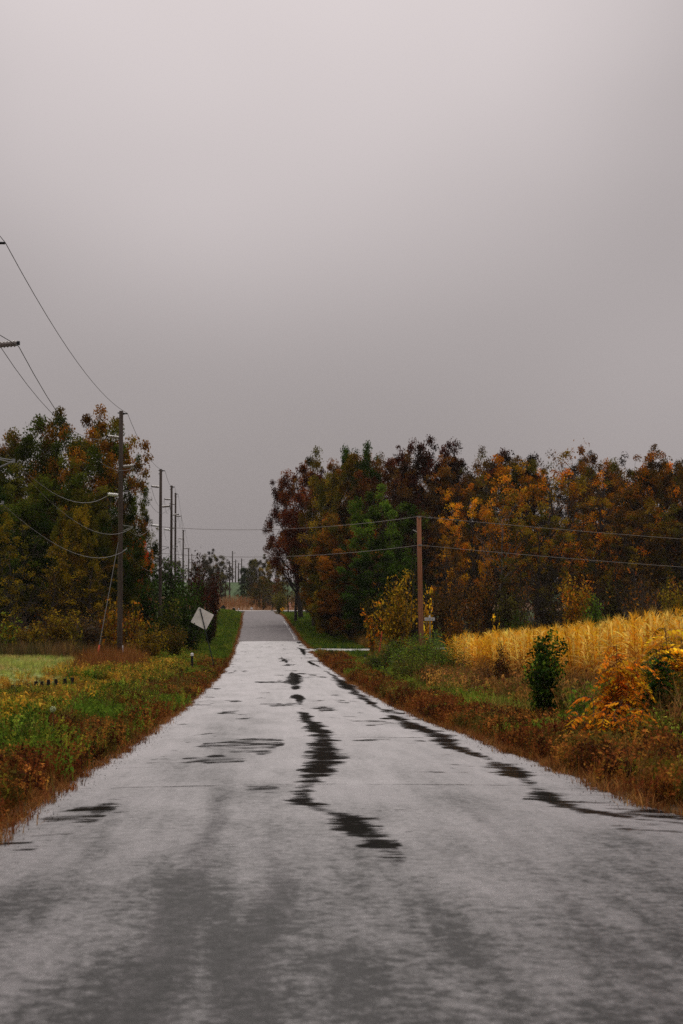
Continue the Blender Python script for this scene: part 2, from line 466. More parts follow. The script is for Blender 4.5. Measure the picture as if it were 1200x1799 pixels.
ak = n.new("ShaderNodeAttribute"); ak.attribute_name = "track"


def nnoise(n, l, vec, scale, detail, rough, sc3=(1, 1, 1)):
    mp = n.new("ShaderNodeMapping"); mp.inputs["Scale"].default_value = sc3
    l.new(vec, mp.inputs[0])
    t = n.new("ShaderNodeTexNoise"); t.inputs["Scale"].default_value = scale; t.inputs["Detail"].default_value = detail; t.inputs["Roughness"].default_value = rough
    l.new(mp.outputs[0], t.inputs["Vector"])
    return t.outputs["Fac"]


def mapr(n, l, src, a, b_, c, d, smooth=False):
    r = n.new("ShaderNodeMapRange")
    if smooth: r.interpolation_type = 'SMOOTHSTEP'
    r.inputs["From Min"].default_value = a; r.inputs["From Max"].default_value = b_; r.inputs["To Min"].default_value = c; r.inputs["To Max"].default_value = d
    l.new(src, r.inputs["Value"])
    return r.outputs[0]


def math_(n, l, op, a, b_):
    r = n.new("ShaderNodeMath"); r.operation = op
    for i, s in enumerate((a, b_)):
        if isinstance(s, (int, float)): r.inputs[i].default_value = s
        else: l.new(s, r.inputs[i])
    return r.outputs[0]


pos = ge.outputs["Position"]
fine = nnoise(n, l, pos, 6, 6, .7, (.5, 1.6, 1))
big = nnoise(n, l, pos, .55, 5, .6, (1.6, .5, 1))
streak = nnoise(n, l, pos, 10, 8, .78, (1.0, .9, 1))
lane = nnoise(n, l, pos, 1.0, 5, .65, (2.6, .16, 1))
grit = nnoise(n, l, pos, 120, 3, .8)
p1 = math_(n, l, 'ADD', ap.outputs["Fac"], mapr(n, l, fine, .3, .7, -.42, .42))
pmask = mapr(n, l, p1, .30, .72, 0, 1, True)
ck = n.new("ShaderNodeMix"); ck.data_type = 'RGBA'
ck.inputs["A"].default_value = (.014, .0125, .0135, 1); ck.inputs["B"].default_value = (.29, .262, .277, 1)
aw = n.new("ShaderNodeAttribute"); aw.attribute_name = "tone_falloff"
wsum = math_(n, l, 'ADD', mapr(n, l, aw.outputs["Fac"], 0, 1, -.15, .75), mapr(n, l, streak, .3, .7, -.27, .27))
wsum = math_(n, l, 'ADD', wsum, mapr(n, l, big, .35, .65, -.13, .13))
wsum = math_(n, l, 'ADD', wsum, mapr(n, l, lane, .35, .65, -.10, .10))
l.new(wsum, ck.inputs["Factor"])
ck2 = n.new("ShaderNodeMix"); ck2.data_type = 'RGBA'; ck2.blend_type = 'MULTIPLY'; ck2.inputs["Factor"].default_value = 1
l.new(ck.outputs["Result"], ck2.inputs["A"])
gcomb = n.new("ShaderNodeCombineColor")
grit2 = nnoise(n, l, pos, 34, 4, .8)
gv = math_(n, l, 'MULTIPLY', math_(n, l, 'MULTIPLY', mapr(n, l, grit, .3, .7, .55, 1.45), mapr(n, l, grit2, .35, .65, .35, 1.65)), mapr(n, l, ak.outputs["Fac"], 0, 1, 1, .38))
for k in range(3): l.new(gv, gcomb.inputs[k])
l.new(gcomb.outputs[0], ck2.inputs["B"])
ck3 = n.new("ShaderNodeMix"); ck3.data_type = 'RGBA'; ck3.inputs["B"].default_value = (.012, .011, .010, 1)
l.new(pmask, ck3.inputs["Factor"]); l.new(ck2.outputs["Result"], ck3.inputs["A"])
l.new(ck3.outputs["Result"], b.inputs["Base Color"])
rb = mapr(n, l, big, .3, .7, .50, .36)
rb = math_(n, l, 'ADD', rb, mapr(n, l, streak, .3, .7, .08, -.08))
rb = math_(n, l, 'ADD', rb, mapr(n, l, grit2, .3, .7, .12, -.12))
rmix = n.new("ShaderNodeMix"); rmix.data_type = 'FLOAT'
l.new(pmask, rmix.inputs["Factor"]); l.new(rb, rmix.inputs["A"]); rmix.inputs["B"].default_value = .13
l.new(rmix.outputs["Result"], b.inputs["Roughness"])
smix = n.new("ShaderNodeMix"); smix.data_type = 'FLOAT'
l.new(pmask, smix.inputs["Factor"]); l.new(mapr(n, l, math_(n, l, 'ADD', wsum, mapr(n, l, ak.outputs['Fac'], 0, 1, 0, -.45)), 0, 1, .06, .56), smix.inputs["A"]); smix.inputs["B"].default_value = .1
l.new(smix.outputs["Result"], b.inputs["Specular IOR Level"])
b.inputs["IOR"].default_value = 1.45
bp = n.new("ShaderNodeBump"); bp.inputs["Distance"].default_value = .004
l.new(mapr(n, l, pmask, 0, 1, .5, .0), bp.inputs["Strength"])
l.new(math_(n, l, 'ADD', grit, grit2), bp.inputs["Height"]); l.new(bp.outputs[0], b.inputs["Normal"])
dk = n.new("ShaderNodeBsdfDiffuse"); dk.inputs["Color"].default_value = (.010, .009, .008, 1)   # matte black: crack filling, and the trees' dark reflection painted into the puddles
mxs = n.new("ShaderNodeMixShader"); l.new(mapr(n, l, pmask, 0, 1, 0, .78), mxs.inputs[0])
l.new(b.outputs[0], mxs.inputs[1]); l.new(dk.outputs[0], mxs.inputs[2]); l.new(mxs.outputs[0], n["Material Output"].inputs["Surface"])
# lens and sheen falloff painted into the tone: darker near the camera, stepped at joints
tone_falloff = np.interp(V, [-12, 9, 13, 20.4, 20.9, 32.6, 33.2, 57, 60, 172], [.22, .26, .44, .66, .76, .84, .92, .95, 1, 1]) + (fbm(RX * .9, V * .4, 91, 3) - .5) * .22
tone_falloff = tone_falloff - .30 * np.exp(-((RX + .55) / .8) ** 2) * np.clip((V - 18) / 8, 0, 1) * np.clip((60 - V) / 20, 0, 1)
rm = mesh_from("road", np.stack([RX, V, RZ], -1).reshape(-1, 3), rf, {"puddle": ('FLOAT', pud), "track": ('FLOAT', trk), "tone_falloff": ('FLOAT', tone_falloff)}, smooth=True)
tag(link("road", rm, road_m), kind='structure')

# --- far pavement (drier, greyer), crossroad, side road
dry_m = plain("dry_asphalt", (.165, .148, .150), .85, .22, (2.5, .35, 2), spec=.12)
wet2_m = plain("damp_asphalt", (.22, .205, .205), .42, .2, (.5, 2.0, 2), spec=.6)


def strip(name, x0f, x1f, y0, y1, nv, nu, mat, lift, zf=None):
    v_ = np.linspace(y0, y1, nv); u_ = np.linspace(0, 1, nu)
    UU, VV = np.meshgrid(u_, v_)
    x0_, x1_ = x0f(VV), x1f(VV)
    XX = x0_ + UU * (x1_ - x0_)
    ZZ = (roadz(VV) + .05 * (1 - (2 * UU - 1) ** 2) - .015 if zf is None else zf(XX, VV)) + lift
    ii = np.arange(nu * nv).reshape(nv, nu)
    ff = np.stack([ii[:-1, :-1], ii[:-1, 1:], ii[1:, 1:], ii[1:, :-1]], -1).reshape(-1, 4)
    o = link(name, mesh_from(name, np.stack([XX, VV, ZZ], -1).reshape(-1, 3), ff, smooth=True), mat)
    return tag(o, kind='structure')


strip("far_road", edge_l, edge_r, ROAD_END + .01, 395.8, 240, 15, dry_m, .012)
strip("crossroad", lambda v: v * 0 - 90, lambda v: v * 0 + 90, 396, 404, 6, 60, wet2_m, .02, lambda x, v: roadz(v) + .0)
strip("side_road", lambda v: edge_r(v) + 1.2 * np.clip(1 - np.abs(v - 147.6) / 6, 0, 1), lambda v: v * 0 + 60, 144.7, 150.5, 8, 60, wet2_m, .075, lambda x, v: ground_z(x, v))
# faint white edge line on the far pavement
ln = plain("worn_line", (.34, .32, .32), .6, .3)
strip("road_marking", lambda v: edge_r(v) - .55, lambda v: edge_r(v) - .45, 176, 240, 60, 2, ln, .022, lambda x, v: roadz(v) + .05 * (1 - .86 ** 2) - .013)

# ------------------------------------------------------------------ plant builders
def leaf_quads(centres, size, r, clump, flat=.45, asp=.55):
    """Rhombic leaves at the given centres, tipped at random; returns verts, faces, rnd, clump."""
    n_ = len(centres)
    a = r.normal(size=(n_, 3)); a[:, 2] *= .6; a[:, 2] -= .25
    a /= np.linalg.norm(a, axis=1)[:, None]
    nn = r.normal(size=(n_, 3)); nn[:, 2] = np.abs(nn[:, 2]) + flat
    bvec = np.cross(a, nn); bvec /= np.linalg.norm(bvec, axis=1)[:, None] + 1e-9
    s = (size * r.uniform(.6, 1.35, n_))[:, None]
    up = np.cross(bvec, a)
    v = np.stack([centres - a * s * .5, centres + bvec * s * asp * .5 - up * s * .06, centres + a * s * .5, centres - bvec * s * asp * .5 - up * s * .06], 1)
    f = np.arange(n_ * 4).reshape(n_, 4)
    return v.reshape(-1, 3), f, np.repeat(r.random(n_), 4), np.repeat(clump, 4)


def tubes_np(segs):
    """segs: list of (p0, p1, r0, r1, sides) -> verts, quads"""
    vs, fs, o = [], [], 0
    for p0, p1, r0, r1, k in segs:
        t = p1 - p0; ln_ = np.linalg.norm(t)
        if ln_ < 1e-6: continue
        t = t / ln_
        a = np.array((1., 0, 0)) if abs(t[0]) < .8 else np.array((0., 1, 0))
        u = np.cross(t, a); u /= np.linalg.norm(u); w = np.cross(t, u)
        an = np.arange(k) * 2 * np.pi / k
        ring = np.cos(an)[:, None] * u + np.sin(an)[:, None] * w
        vs.append(p0 + ring * r0); vs.append(p1 + ring * r1)
        j = np.arange(k)
        fs.append(np.stack([o + j, o + (j + 1) % k, o + k + (j + 1) % k, o + k + j], 1)); o += 2 * k
    return np.concatenate(vs), np.concatenate(fs)


def grow(r, H, W, base, nlimb, nsub, ntwig, lean=.05, stem_r=None, top=.8, shape='round'):
    """A trunk, limbs, branches and twigs filling a crown; returns segments and twig tips with their limb number."""
    stem_r = stem_r or H * .017
    segs, tips = [], []
    n_t = 7
    tp = [np.array((0., 0, -.3))]
    dirx = r.normal(size=2) * lean
    for i in range(1, n_t + 1):
        z = H * top * i / n_t
        tp.append(np.array((dirx[0] * z + r.normal() * H * .008, dirx[1] * z + r.normal() * H * .008, z)))
    rad = lambda z: stem_r * (1 - .78 * z / (H * top))
    for i in range(n_t): segs.append((tp[i], tp[i + 1], rad(max(tp[i][2], 0)) * (1.3 if i == 0 else 1), rad(tp[i + 1][2]), 7))

    def crown_r(z):
        q = (z / H - base) / (1 - base)
        if shape == 'cone': return W / 2 * max(.05, 1.02 - q) ** .9
        q = min(max(q, 0), 1)
        return W / 2 * (math.sin(math.pi * min(1, q * .9 + .12)) ** .55)
    for k in range(nlimb):
        q = (k + .5 * r.random()) / nlimb
        az = k * 2.39996 + r.normal() * .35
        if shape == 'cone':
            z0 = H * (base * .85 + (top - base * .85) * q ** .9)
            z1 = z0 - H * r.uniform(.0, .03)
            rr = crown_r(z1) * r.uniform(.75, 1.12)
            p1 = np.array((math.cos(az) * rr, math.sin(az) * rr, z1))
        else:                                             # limbs end on a lumpy dome
            zc = H * (base + .42 * (1 - base))
            ph = math.asin(-.75 + 1.68 * q)
            k_ = r.uniform(.84, 1.05)
            rr = W / 2 * math.cos(ph) ** .8 * k_
            hz = (H - zc) if ph > 0 else (zc - H * base)
            p1 = np.array((math.cos(az) * rr, math.sin(az) * rr, zc + hz * math.sin(ph) * (k_ if ph > 0 else 1)))
            z0 = min(max(p1[2] - rr * r.uniform(.5, 1.0) - H * .05, H * base * .6), H * top)
        p0 = np.array((np.interp(z0, [t[2] for t in tp], [t[0] for t in tp]), np.interp(z0, [t[2] for t in tp], [t[1] for t in tp]), z0))
        mid = (p0 + p1) / 2 + np.array((0, 0, -.02 * H if shape != 'cone' else .0)) + r.normal(size=3) * H * .012
        r0 = rad(z0) * .6
        pts = [p0, (p0 + mid) / 2 + r.normal(size=3) * H * .006, mid, (mid + p1) / 2 + r.normal(size=3) * H * .01, p1]
        for i in range(4): segs.append((pts[i], pts[i + 1], r0 * (1 - .22 * i), r0 * (1 - .22 * (i + 1)), 5))
        L = np.linalg.norm(p1 - p0)
        tips.append((p1, k))
        for s in range(nsub):
            t_ = .3 + .7 * (s + r.random()) / nsub
            q0 = p0 + (p1 - p0) * t_ if t_ < .02 else np.array([np.interp(t_ * 4, range(5), [p[c] for p in pts]) for c in range(3)])
            d = (p1 - p0) / L + r.normal(size=3) * .75; d[2] += .25; d /= np.linalg.norm(d)
            Ls = L * r.uniform(.22, .45)
            q1 = q0 + d * Ls
            segs.append((q0, q1, r0 * .4, r0 * .16, 4)); tips.append((q1, k * 7 + s))
            for tw in range(ntwig):
                a = q0 + (q1 - q0) * r.uniform(.35, 1)
                d2 = d + r.normal(size=3) * .8; d2[2] += .15; d2 /= np.linalg.norm(d2)
                e = a + d2 * Ls * r.uniform(.25, .6)
                segs.append((a, e, r0 * .16, r0 * .05, 3)); tips.append((e, k * 7 + s))
    return segs, tips


def tree_proto(seed, H=16., W=9., base=.25, nlimb=18, nsub=4, ntwig=3, per=16, lsize=.30, spread=.5, shape='round', keep=1.0, stem_r=None, lean=.03, lobe=0):
    r = np.random.default_rng(seed)
    segs, tips = grow(r, H, W, base, nlimb, nsub, ntwig, lean=lean, shape=shape, stem_r=stem_r)
    wv, wf = tubes_np(segs)
    wood = mesh_from("tree_wood", wv, wf, smooth=True)
    crown = None
    if per > 0:
        ct, cl = [], []
        crnd = r.random(4096)
        for p, k in tips:
            if r.random() > keep: continue
            if lobe:
                m_ = max(3, int(per * r.uniform(.5, 1.5)))
                dv = r.normal(size=(m_, 3)); dv[:, 2] += .35; dv /= np.linalg.norm(dv, axis=1)[:, None]
                ct.append(p + dv * (lobe * r.uniform(.7, 1.25) * r.uniform(.22, 1.04, m_)[:, None]) * np.array((1, 1, .72))); cl.append(np.full(m_, crnd[k % 4096]))
                continue
            m_ = max(2, int(per * r.uniform(.5, 1.5)))
            ct.append(p + r.normal(size=(m_, 3)) * spread * np.array((1, 1, .6))); cl.append(np.full(m_, crnd[k % 4096]))
        ct = np.concatenate(ct); cl = np.concatenate(cl)
        ct[:, 2] = np.maximum(ct[:, 2], .1)
        v, f, rn, cp = leaf_quads(ct, lsize, r, cl)
        crown = mesh_from("tree_leaves", v, f, {"rnd": ('FLOAT', rn), "clump": ('FLOAT', cp)})
        crown.materials.append(M_LEAF)
    if crown is not None:
        H = float(np.percentile(v[:, 2], 99.3)); W = float(2 * np.percentile(np.hypot(v[:, 0], v[:, 1]), 96))
    return dict(wood=wood, crown=crown, H=H, W=W)


def shrub_proto(seed, H=2., W=2., nstem=9, nb=7, per=7, lsize=.11, spread=.12, keep=1.0):
    r = np.random.default_rng(seed)
    segs, ct, cl = [], [], []
    for s in range(nstem):
        az = s * 2.4 + r.normal() * .4; out = W / 2 * r.uniform(.2, .95); hh = H * r.uniform(.62, 1.0) * (1.08 - .35 * (out / (W / 2)) ** 2)
        p = [np.array((math.cos(az) * out * q ** 1.3 * 1.0 + r.normal() * .02 * H, math.sin(az) * out * q ** 1.3 + r.normal() * .02 * H, hh * q - .1 * (q == 0))) for q in (0, .3, .6, .85, 1)]
        sr = H * .009
        for i in range(4): segs.append((p[i], p[i + 1], sr * (1 - .2 * i), sr * (.8 - .2 * i), 4))
        for k in range(nb):
            q = .12 + .88 * (k + r.random()) / nb
            q0 = np.array([np.interp(q, (0, .3, .6, .85, 1), [a[c] for a in p]) for c in range(3)])
            d = r.normal(size=3); d[2] = abs(d[2]) * .8; d /= np.linalg.norm(d)
            e = q0 + d * W * r.uniform(.08, .24)
            segs.append((q0, e, sr * .35, sr * .12, 3))
            for _ in range(3):
                a = q0 + (e - q0) * r.uniform(.2, 1)
                if r.random() < keep:
                    ct.append(a + r.normal(size=(per, 3)) * spread); cl.append(np.full(per, r.random()))
                d2 = d + r.normal(size=3) * .7; e2 = a + d2 / np.linalg.norm(d2) * W * .08
                segs.append((a, e2, sr * .15, sr * .06, 3))
    wv, wf = tubes_np(segs)
    ct = np.concatenate(ct); cl = np.concatenate(cl); ct[:, 2] = np.maximum(ct[:, 2], .04)
    v, f, rn, cp = leaf_quads(ct, lsize, r, cl)
    crown = mesh_from("shrub_leaves", v, f, {"rnd": ('FLOAT', rn), "clump": ('FLOAT', cp)}); crown.materials.append(M_LEAF)
    return dict(wood=mesh_from("shrub_wood", wv, wf, smooth=True), crown=crown, H=H, W=W)


def sumac_proto(seed, H=2., W=1., nstem=5, nf=9, flen=.42, npair=7, low=.15):
    """Upright stems with whorls of feathered fronds that arch and droop."""
    r = np.random.default_rng(seed)
    segs, vs, fs, rn, cp, o = [], [], [], [], [], 0
    for s in range(nstem):
        az = s * 2.4; out = W * .48 * r.uniform(.1, 1.0); hh = H * (r.uniform(.38, .97) if s else 1.0) * .88
        p = [np.array((math.cos(az) * out * q, math.sin(az) * out * q, hh * q - .1 * (q == 0))) + r.normal(size=3) * .015 for q in (0, .35, .7, 1)]
        for i in range(3): segs.append((p[i], p[i + 1], .018 - .004 * i, .014 - .004 * i, 5))
        for k in range(nf):
            q = low + (1 - low) * ((k + r.random() * .6) / nf) ** .8
            q0 = np.array([np.interp(q, (0, .35, .7, 1), [a[c] for a in p]) for c in range(3)])
            fa = k * 2.4 + r.normal() * .4
            L = flen * r.uniform(.7, 1.2)
            rise = r.uniform(.2, .6)
            d = np.array((math.cos(fa), math.sin(fa), 0.))
            side = np.array((-d[1], d[0], 0.))
            rach = [q0 + d * L * t + np.array((0, 0, L * (rise * t - (.55 + rise * .6) * t * t))) for t in np.linspace(0, 1, 6)]
            for i in range(5): segs.append((rach[i], rach[i + 1], .005, .004, 3))
            c_ = r.random()
            for j in range(npair):
                t = (j + .8) / npair
                b0 = np.array([np.interp(t * 5, range(6), [a[c] for a in rach]) for c in range(3)])
                for sg in (-1, 1):
                    ll = L * .40 * (1 - .5 * abs(t - .45))
                    dv = side * sg * .85 + d * .45 + np.array((0, 0, -.35 + r.normal() * .15)); dv /= np.linalg.norm(dv)
                    wv_ = np.cross(dv, np.array((0, 0, 1.))); wv_ /= np.linalg.norm(wv_) + 1e-9
                    vs += [b0, b0 + dv * ll * .45 + wv_ * ll * .21, b0 + dv * ll, b0 + dv * ll * .45 - wv_ * ll * .21]
                    fs.append((o, o + 1, o + 2, o + 3)); o += 4
                    q_ = r.random(); rn += [q_] * 4; cp += [np.clip(c_ * .6 + (1 - q) * .4, 0, 1)] * 4
    wv, wf = tubes_np(segs)
    crown = mesh_from("frond_leaves", np.array(vs), np.array(fs), {"rnd": ('FLOAT', rn), "clump": ('FLOAT', cp)}); crown.materials.append(M_LEAF)
    return dict(wood=mesh_from("stem_wood", wv, wf, smooth=True), crown=crown, H=H, W=W)


T = {
    'd0': tree_proto(1, per=150, W=10, nlimb=34, nsub=4, ntwig=1, base=.08, lsize=.235, lobe=.9), 'd1': tree_proto(2, per=150, W=11, nlimb=36, nsub=4, ntwig=1, base=.06, lsize=.235, lobe=.95), 'd2': tree_proto(3, per=150, W=9, nlimb=32, nsub=4, ntwig=1, base=.10, lsize=.23, lobe=.85),
    'd3': tree_proto(12, per=140, W=9.5, nlimb=30, nsub=4, ntwig=1, base=.34, lsize=.23, lobe=.9),
    's0': tree_proto(4, H=17, W=8.5, per=58, nlimb=26, nsub=4, ntwig=2, base=.24, lsize=.205, lobe=.62, keep=.62), 's1': tree_proto(5, H=17, W=9.5, per=60, nlimb=26, nsub=4, ntwig=2, base=.26, lsize=.205, lobe=.66, keep=.62), 's2': tree_proto(6, H=17, W=8, per=54, nlimb=24, nsub=4, ntwig=2, base=.2, lsize=.20, lobe=.62, keep=.58),
    'v0': tree_proto(7, H=17, W=8, per=12, nlimb=20, base=.3, lsize=.24, spread=.4, keep=.35), 'b0': tree_proto(8, H=17, W=7.5, per=0, nlimb=22, base=.35, ntwig=5), 'b1': tree_proto(9, H=12, W=9, per=8, nlimb=18, base=.1, ntwig=6, keep=.35, lsize=.22, spread=.4),
    'c0': tree_proto(10, H=14, W=7, per=22, nlimb=34, base=.06, lsize=.30, spread=.36, shape='cone'),
    'h0': shrub_proto(20, nstem=14, nb=9, per=9), 'h1': shrub_proto(21, nstem=12, nb=10, per=8), 'h2': shrub_proto(22, W=2.6, nstem=16, nb=9, per=8),
    'w0': shrub_proto(23, nstem=14, nb=10, per=3, keep=.45, lsize=.1), 'w1': shrub_proto(24, W=2.4, nstem=16, nb=10, per=3, keep=.4, lsize=.1),
    'y0': shrub_proto(25, nstem=8, nb=6, per=3, keep=.8, lsize=.2, spread=.1),
    'u0': sumac_proto(30, nf=14), 'u1': sumac_proto(31, W=1.3, nstem=9, nf=22, flen=.5), 'u2': sumac_proto(32, H=.9, W=1.2, nstem=8, nf=9, flen=.42), 'u3': sumac_proto(33, W=1.2, nstem=8, nf=18, flen=.52, low=.08),
    'g0': shrub_proto(35, W=2.4, nstem=26, nb=11, per=10, lsize=.062, spread=.08), 'g1': shrub_proto(36, W=2.6, nstem=26, nb=11, per=10, lsize=.06, spread=.09),
    'n0': shrub_proto(34, H=2, W=1.2, nstem=14, nb=10, per=11, lsize=.105, spread=.09),
}

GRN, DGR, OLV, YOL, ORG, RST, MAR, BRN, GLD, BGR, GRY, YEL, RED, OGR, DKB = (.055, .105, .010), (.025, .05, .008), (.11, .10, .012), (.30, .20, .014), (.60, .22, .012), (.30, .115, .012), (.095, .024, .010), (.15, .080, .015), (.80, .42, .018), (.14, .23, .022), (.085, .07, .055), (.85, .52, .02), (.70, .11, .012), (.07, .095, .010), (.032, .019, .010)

SUO, SUY = (.72, .25, .015), (.82, .52, .02)


def plant(name, cat, px, top, Y, wpx, proto, colA, colB, label, group=None, base=None, pale=False, X=None, rz=None):
    """A tree or shrub standing on the ground at forward distance Y, with its top and width as the photo shows them."""
    p = P(px, top, Y)
    x = p.x if X is None else X
    g = gz(x, Y)
    pr = T[proto]
    h = max(p.z - g, .25) * (1.17 if proto[0] == 'u' else 1.0)
    w = wpx * Y / F_PX
    o = empty(name, (x, Y, g - .05), rng.uniform(0, 6.28) if rz is None else rz)
    s, sz = w / pr['W'], h / pr['H']
    wood = link("trunk" if cat == 'tree' else "stem", pr['wood'], None, o)
    if not pr['wood'].materials: pr['wood'].materials.append(M_BARK if cat == 'tree' else M_TWIG)
    wood.scale = (s, s, sz)
    if pale:
        wood.material_slots[0].link = 'OBJECT'; wood.material_slots[0].material = M_BARKPALE
    if pr['crown'] is not None:
        c = link("crown" if cat == 'tree' else "foliage", pr['crown'], None, o)
        c.scale = (s, s, sz)
        c.color = (*colA, 1)
        c["tint"] = [float(k) for k in colB]
    return tag(o, label, cat, group)


# ------------------------------------------------------------------ right-hand wood
G_FW, G_RW, G_BACK, G_UND = "trees of the wood behind the cornfield", "trees of the wood beside the road", "trees deep in the right-hand wood", "undergrowth shrubs below the right-hand wood"
RIGHT_TREES = [
    (520, 838, 232, 62, 'd3', MAR, (.16, .05, .012), "dark maroon tree overhanging the road at the wood's left end", G_RW),
    (552, 824, 214, 80, 'd3', MAR, (.20, .06, .012), "maroon and rust tree second from the wood's road end", G_RW),
    (592, 800, 205, 84, 'd1', YOL, OLV, "yellow olive topped tree between maroon crown and dark green spire", G_RW),
    (626, 788, 208, 60, 'd2', GRN, DGR, "dark green tree with narrow top rising beside yellow olive crown", G_RW),
    (598, 905, 196, 72, 'd1', (.17, .055, .012), DKB, "lower rust red tree in front of the maroon roadside crowns", G_RW),
    (572, 955, 236, 46, 'd0', MAR, DKB, "low dark maroon tree leaning over the road's right edge", G_RW),
    (600, 905, 186, 84, 'd2', OLV, RST, "olive brown tree below the dark green spire", G_RW),
    (676, 868, 176, 92, 'd0', GRN, BGR, "bright green tree in the wood just left of the reddish pole", G_RW),
    (660, 805, 200, 84, 's1', MAR, BRN, "dark brown tree behind the bright green tree", G_RW),
    (700, 782, 198, 84, 's0', BRN, MAR, "tall brown tree with ragged top left of the tufted top", G_RW),
    (764, 776, 196, 70, 'd2', DKB, MAR, "dark tufted tree top standing highest above the reddish pole", G_RW),
    (586, 985, 180, 50, 'd1', YOL, OLV, "short olive yellow tree at the roadside foot of the wood", G_RW),
    (618, 970, 170, 84, 'd2', DKB, RST, "short dark brown tree in front of the roadside wood", G_RW),
    (668, 960, 164, 84, 'd0', DGR, GRN, "short dark green tree behind the yellow vine thicket", G_RW),
    (735, 850, 178, 92, 's2', DKB, BRN, "thin dark brown tree directly behind the reddish pole", G_RW),
    (806, 800, 184, 92, 's0', BRN, RST, "brown sparse tree right of the reddish pole", G_FW),
    (832, 852, 168, 76, 's1', GLD, ORG, "bright yellow orange tree over the left tip of the cornfield", G_FW),
    (856, 790, 180, 84, 's2', BRN, OLV, "olive brown tree with twiggy top behind bright yellow tree", G_FW),
    (905, 800, 172, 92, 's0', OLV, ORG, "olive brown tree left of the big orange tree", G_FW),
    (966, 796, 166, 116, 's1', ORG, YOL, "big orange tree standing above the middle of the cornfield", G_FW),
    (950, 890, 160, 92, 's0', OLV, YOL, "olive green lower tree in front of the big orange tree", G_FW),
    (1000, 784, 184, 70, 'v0', BRN, RST, "nearly bare tree just right of the big orange crown", G_FW),
    (1052, 778, 176, 92, 'b0', BRN, BRN, "bare twiggy tree with grey branches above the treeline", G_FW),
    (1058, 838, 166, 100, 's2', BRN, ORG, "brown orange tree in front of the bare twiggy tree", G_FW),
    (1105, 800, 172, 92, 's0', OLV, ORG, "olive orange tree right of the bare twiggy tree", G_FW),
    (1140, 784, 168, 84, 's1', DKB, BRN, "tall brown tree with rounded top near the frame edge", G_FW),
    (1120, 880, 160, 92, 's2', BRN, YOL, "lower yellow brown tree in front of the tall rounded brown tree", G_FW),
    (1188, 792, 170, 84, 's0', ORG, BRN, "orange brown tree with open gaps at the wood's right end", G_FW),
    (1200, 880, 160, 100, 's1', OLV, BRN, "lower olive brown tree at the wood's right end", G_FW),
    (882, 870, 162, 60, 'v0', RST, ORG, "pale barked crooked tree rising from the edge of the cornfield", G_FW),
    (1250, 790, 168, 100, 's2', BRN, RST, "brown tree half cut by the right frame edge", G_FW),
]
for (px, top, Y, w, pr, ca, cb, lab, grp) in RIGHT_TREES:
    plant("autumn_tree", "tree", px, top, Y, w * 1.7, pr, ca, cb, lab, grp, pale=lab.startswith("pale barked"))
NEAR_FRONT = [(520, "maroon roadside tree"), (592, "yellow olive crown"), (626, "dark green spire"), (676, "bright green tree"), (720, "reddish pole"), (764, "dark tufted tree top"), (832, "bright yellow orange tree"), (870, "pale crooked tree"),
              (905, "olive brown tree"), (966, "big orange tree"), (1000, "nearly bare tree"), (1052, "bare twiggy tree"), (1105, "orange brown tree"), (1140, "tall rounded brown tree"), (1188, "open gapped orange tree"), (1250, "frame edge brown tree")]
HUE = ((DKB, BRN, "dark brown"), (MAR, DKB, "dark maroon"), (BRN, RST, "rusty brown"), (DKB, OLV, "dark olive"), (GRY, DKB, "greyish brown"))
_used = {}


def unique(lab):
    _used[lab] = _used.get(lab, 0) + 1
    return lab if _used[lab] == 1 else lab + (", next right" if _used[lab] == 2 else ", furthest right")


def beside(px): return min(NEAR_FRONT, key=lambda q: abs(q[0] - px))[1]


k = 0
for Y, tops, step in ((206, 812, 46), (228, 818, 56)):
    for px in range(560 if Y > 210 else 640, 1300, step):
        pr = ('s0', 'd2', 's1', 's2', 'd0')[k % 5]; k += 1
        ca, cb, hue = HUE[int(rng.integers(4))]
        plant("autumn_tree", "tree", px + rng.uniform(-14, 14), tops + rng.uniform(-14, 22), Y + rng.uniform(-8, 8), 130, pr, ca, cb,
              unique(hue + " tree in the wood's %s row behind the " % ("second" if Y < 215 else "back") + beside(px)), G_BACK)
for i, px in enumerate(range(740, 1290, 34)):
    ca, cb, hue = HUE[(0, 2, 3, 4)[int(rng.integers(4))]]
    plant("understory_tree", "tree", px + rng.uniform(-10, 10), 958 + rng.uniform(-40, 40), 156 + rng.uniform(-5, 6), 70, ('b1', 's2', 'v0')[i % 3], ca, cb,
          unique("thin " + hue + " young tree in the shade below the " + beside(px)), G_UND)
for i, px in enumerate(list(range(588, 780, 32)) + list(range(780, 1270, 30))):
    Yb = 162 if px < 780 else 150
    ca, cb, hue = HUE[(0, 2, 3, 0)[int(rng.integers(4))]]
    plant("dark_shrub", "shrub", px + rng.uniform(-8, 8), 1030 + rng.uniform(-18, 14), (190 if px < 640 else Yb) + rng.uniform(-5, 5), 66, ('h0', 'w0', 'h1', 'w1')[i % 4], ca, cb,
          unique(hue + " shrub at the wood's foot below the " + beside(px)), G_UND)
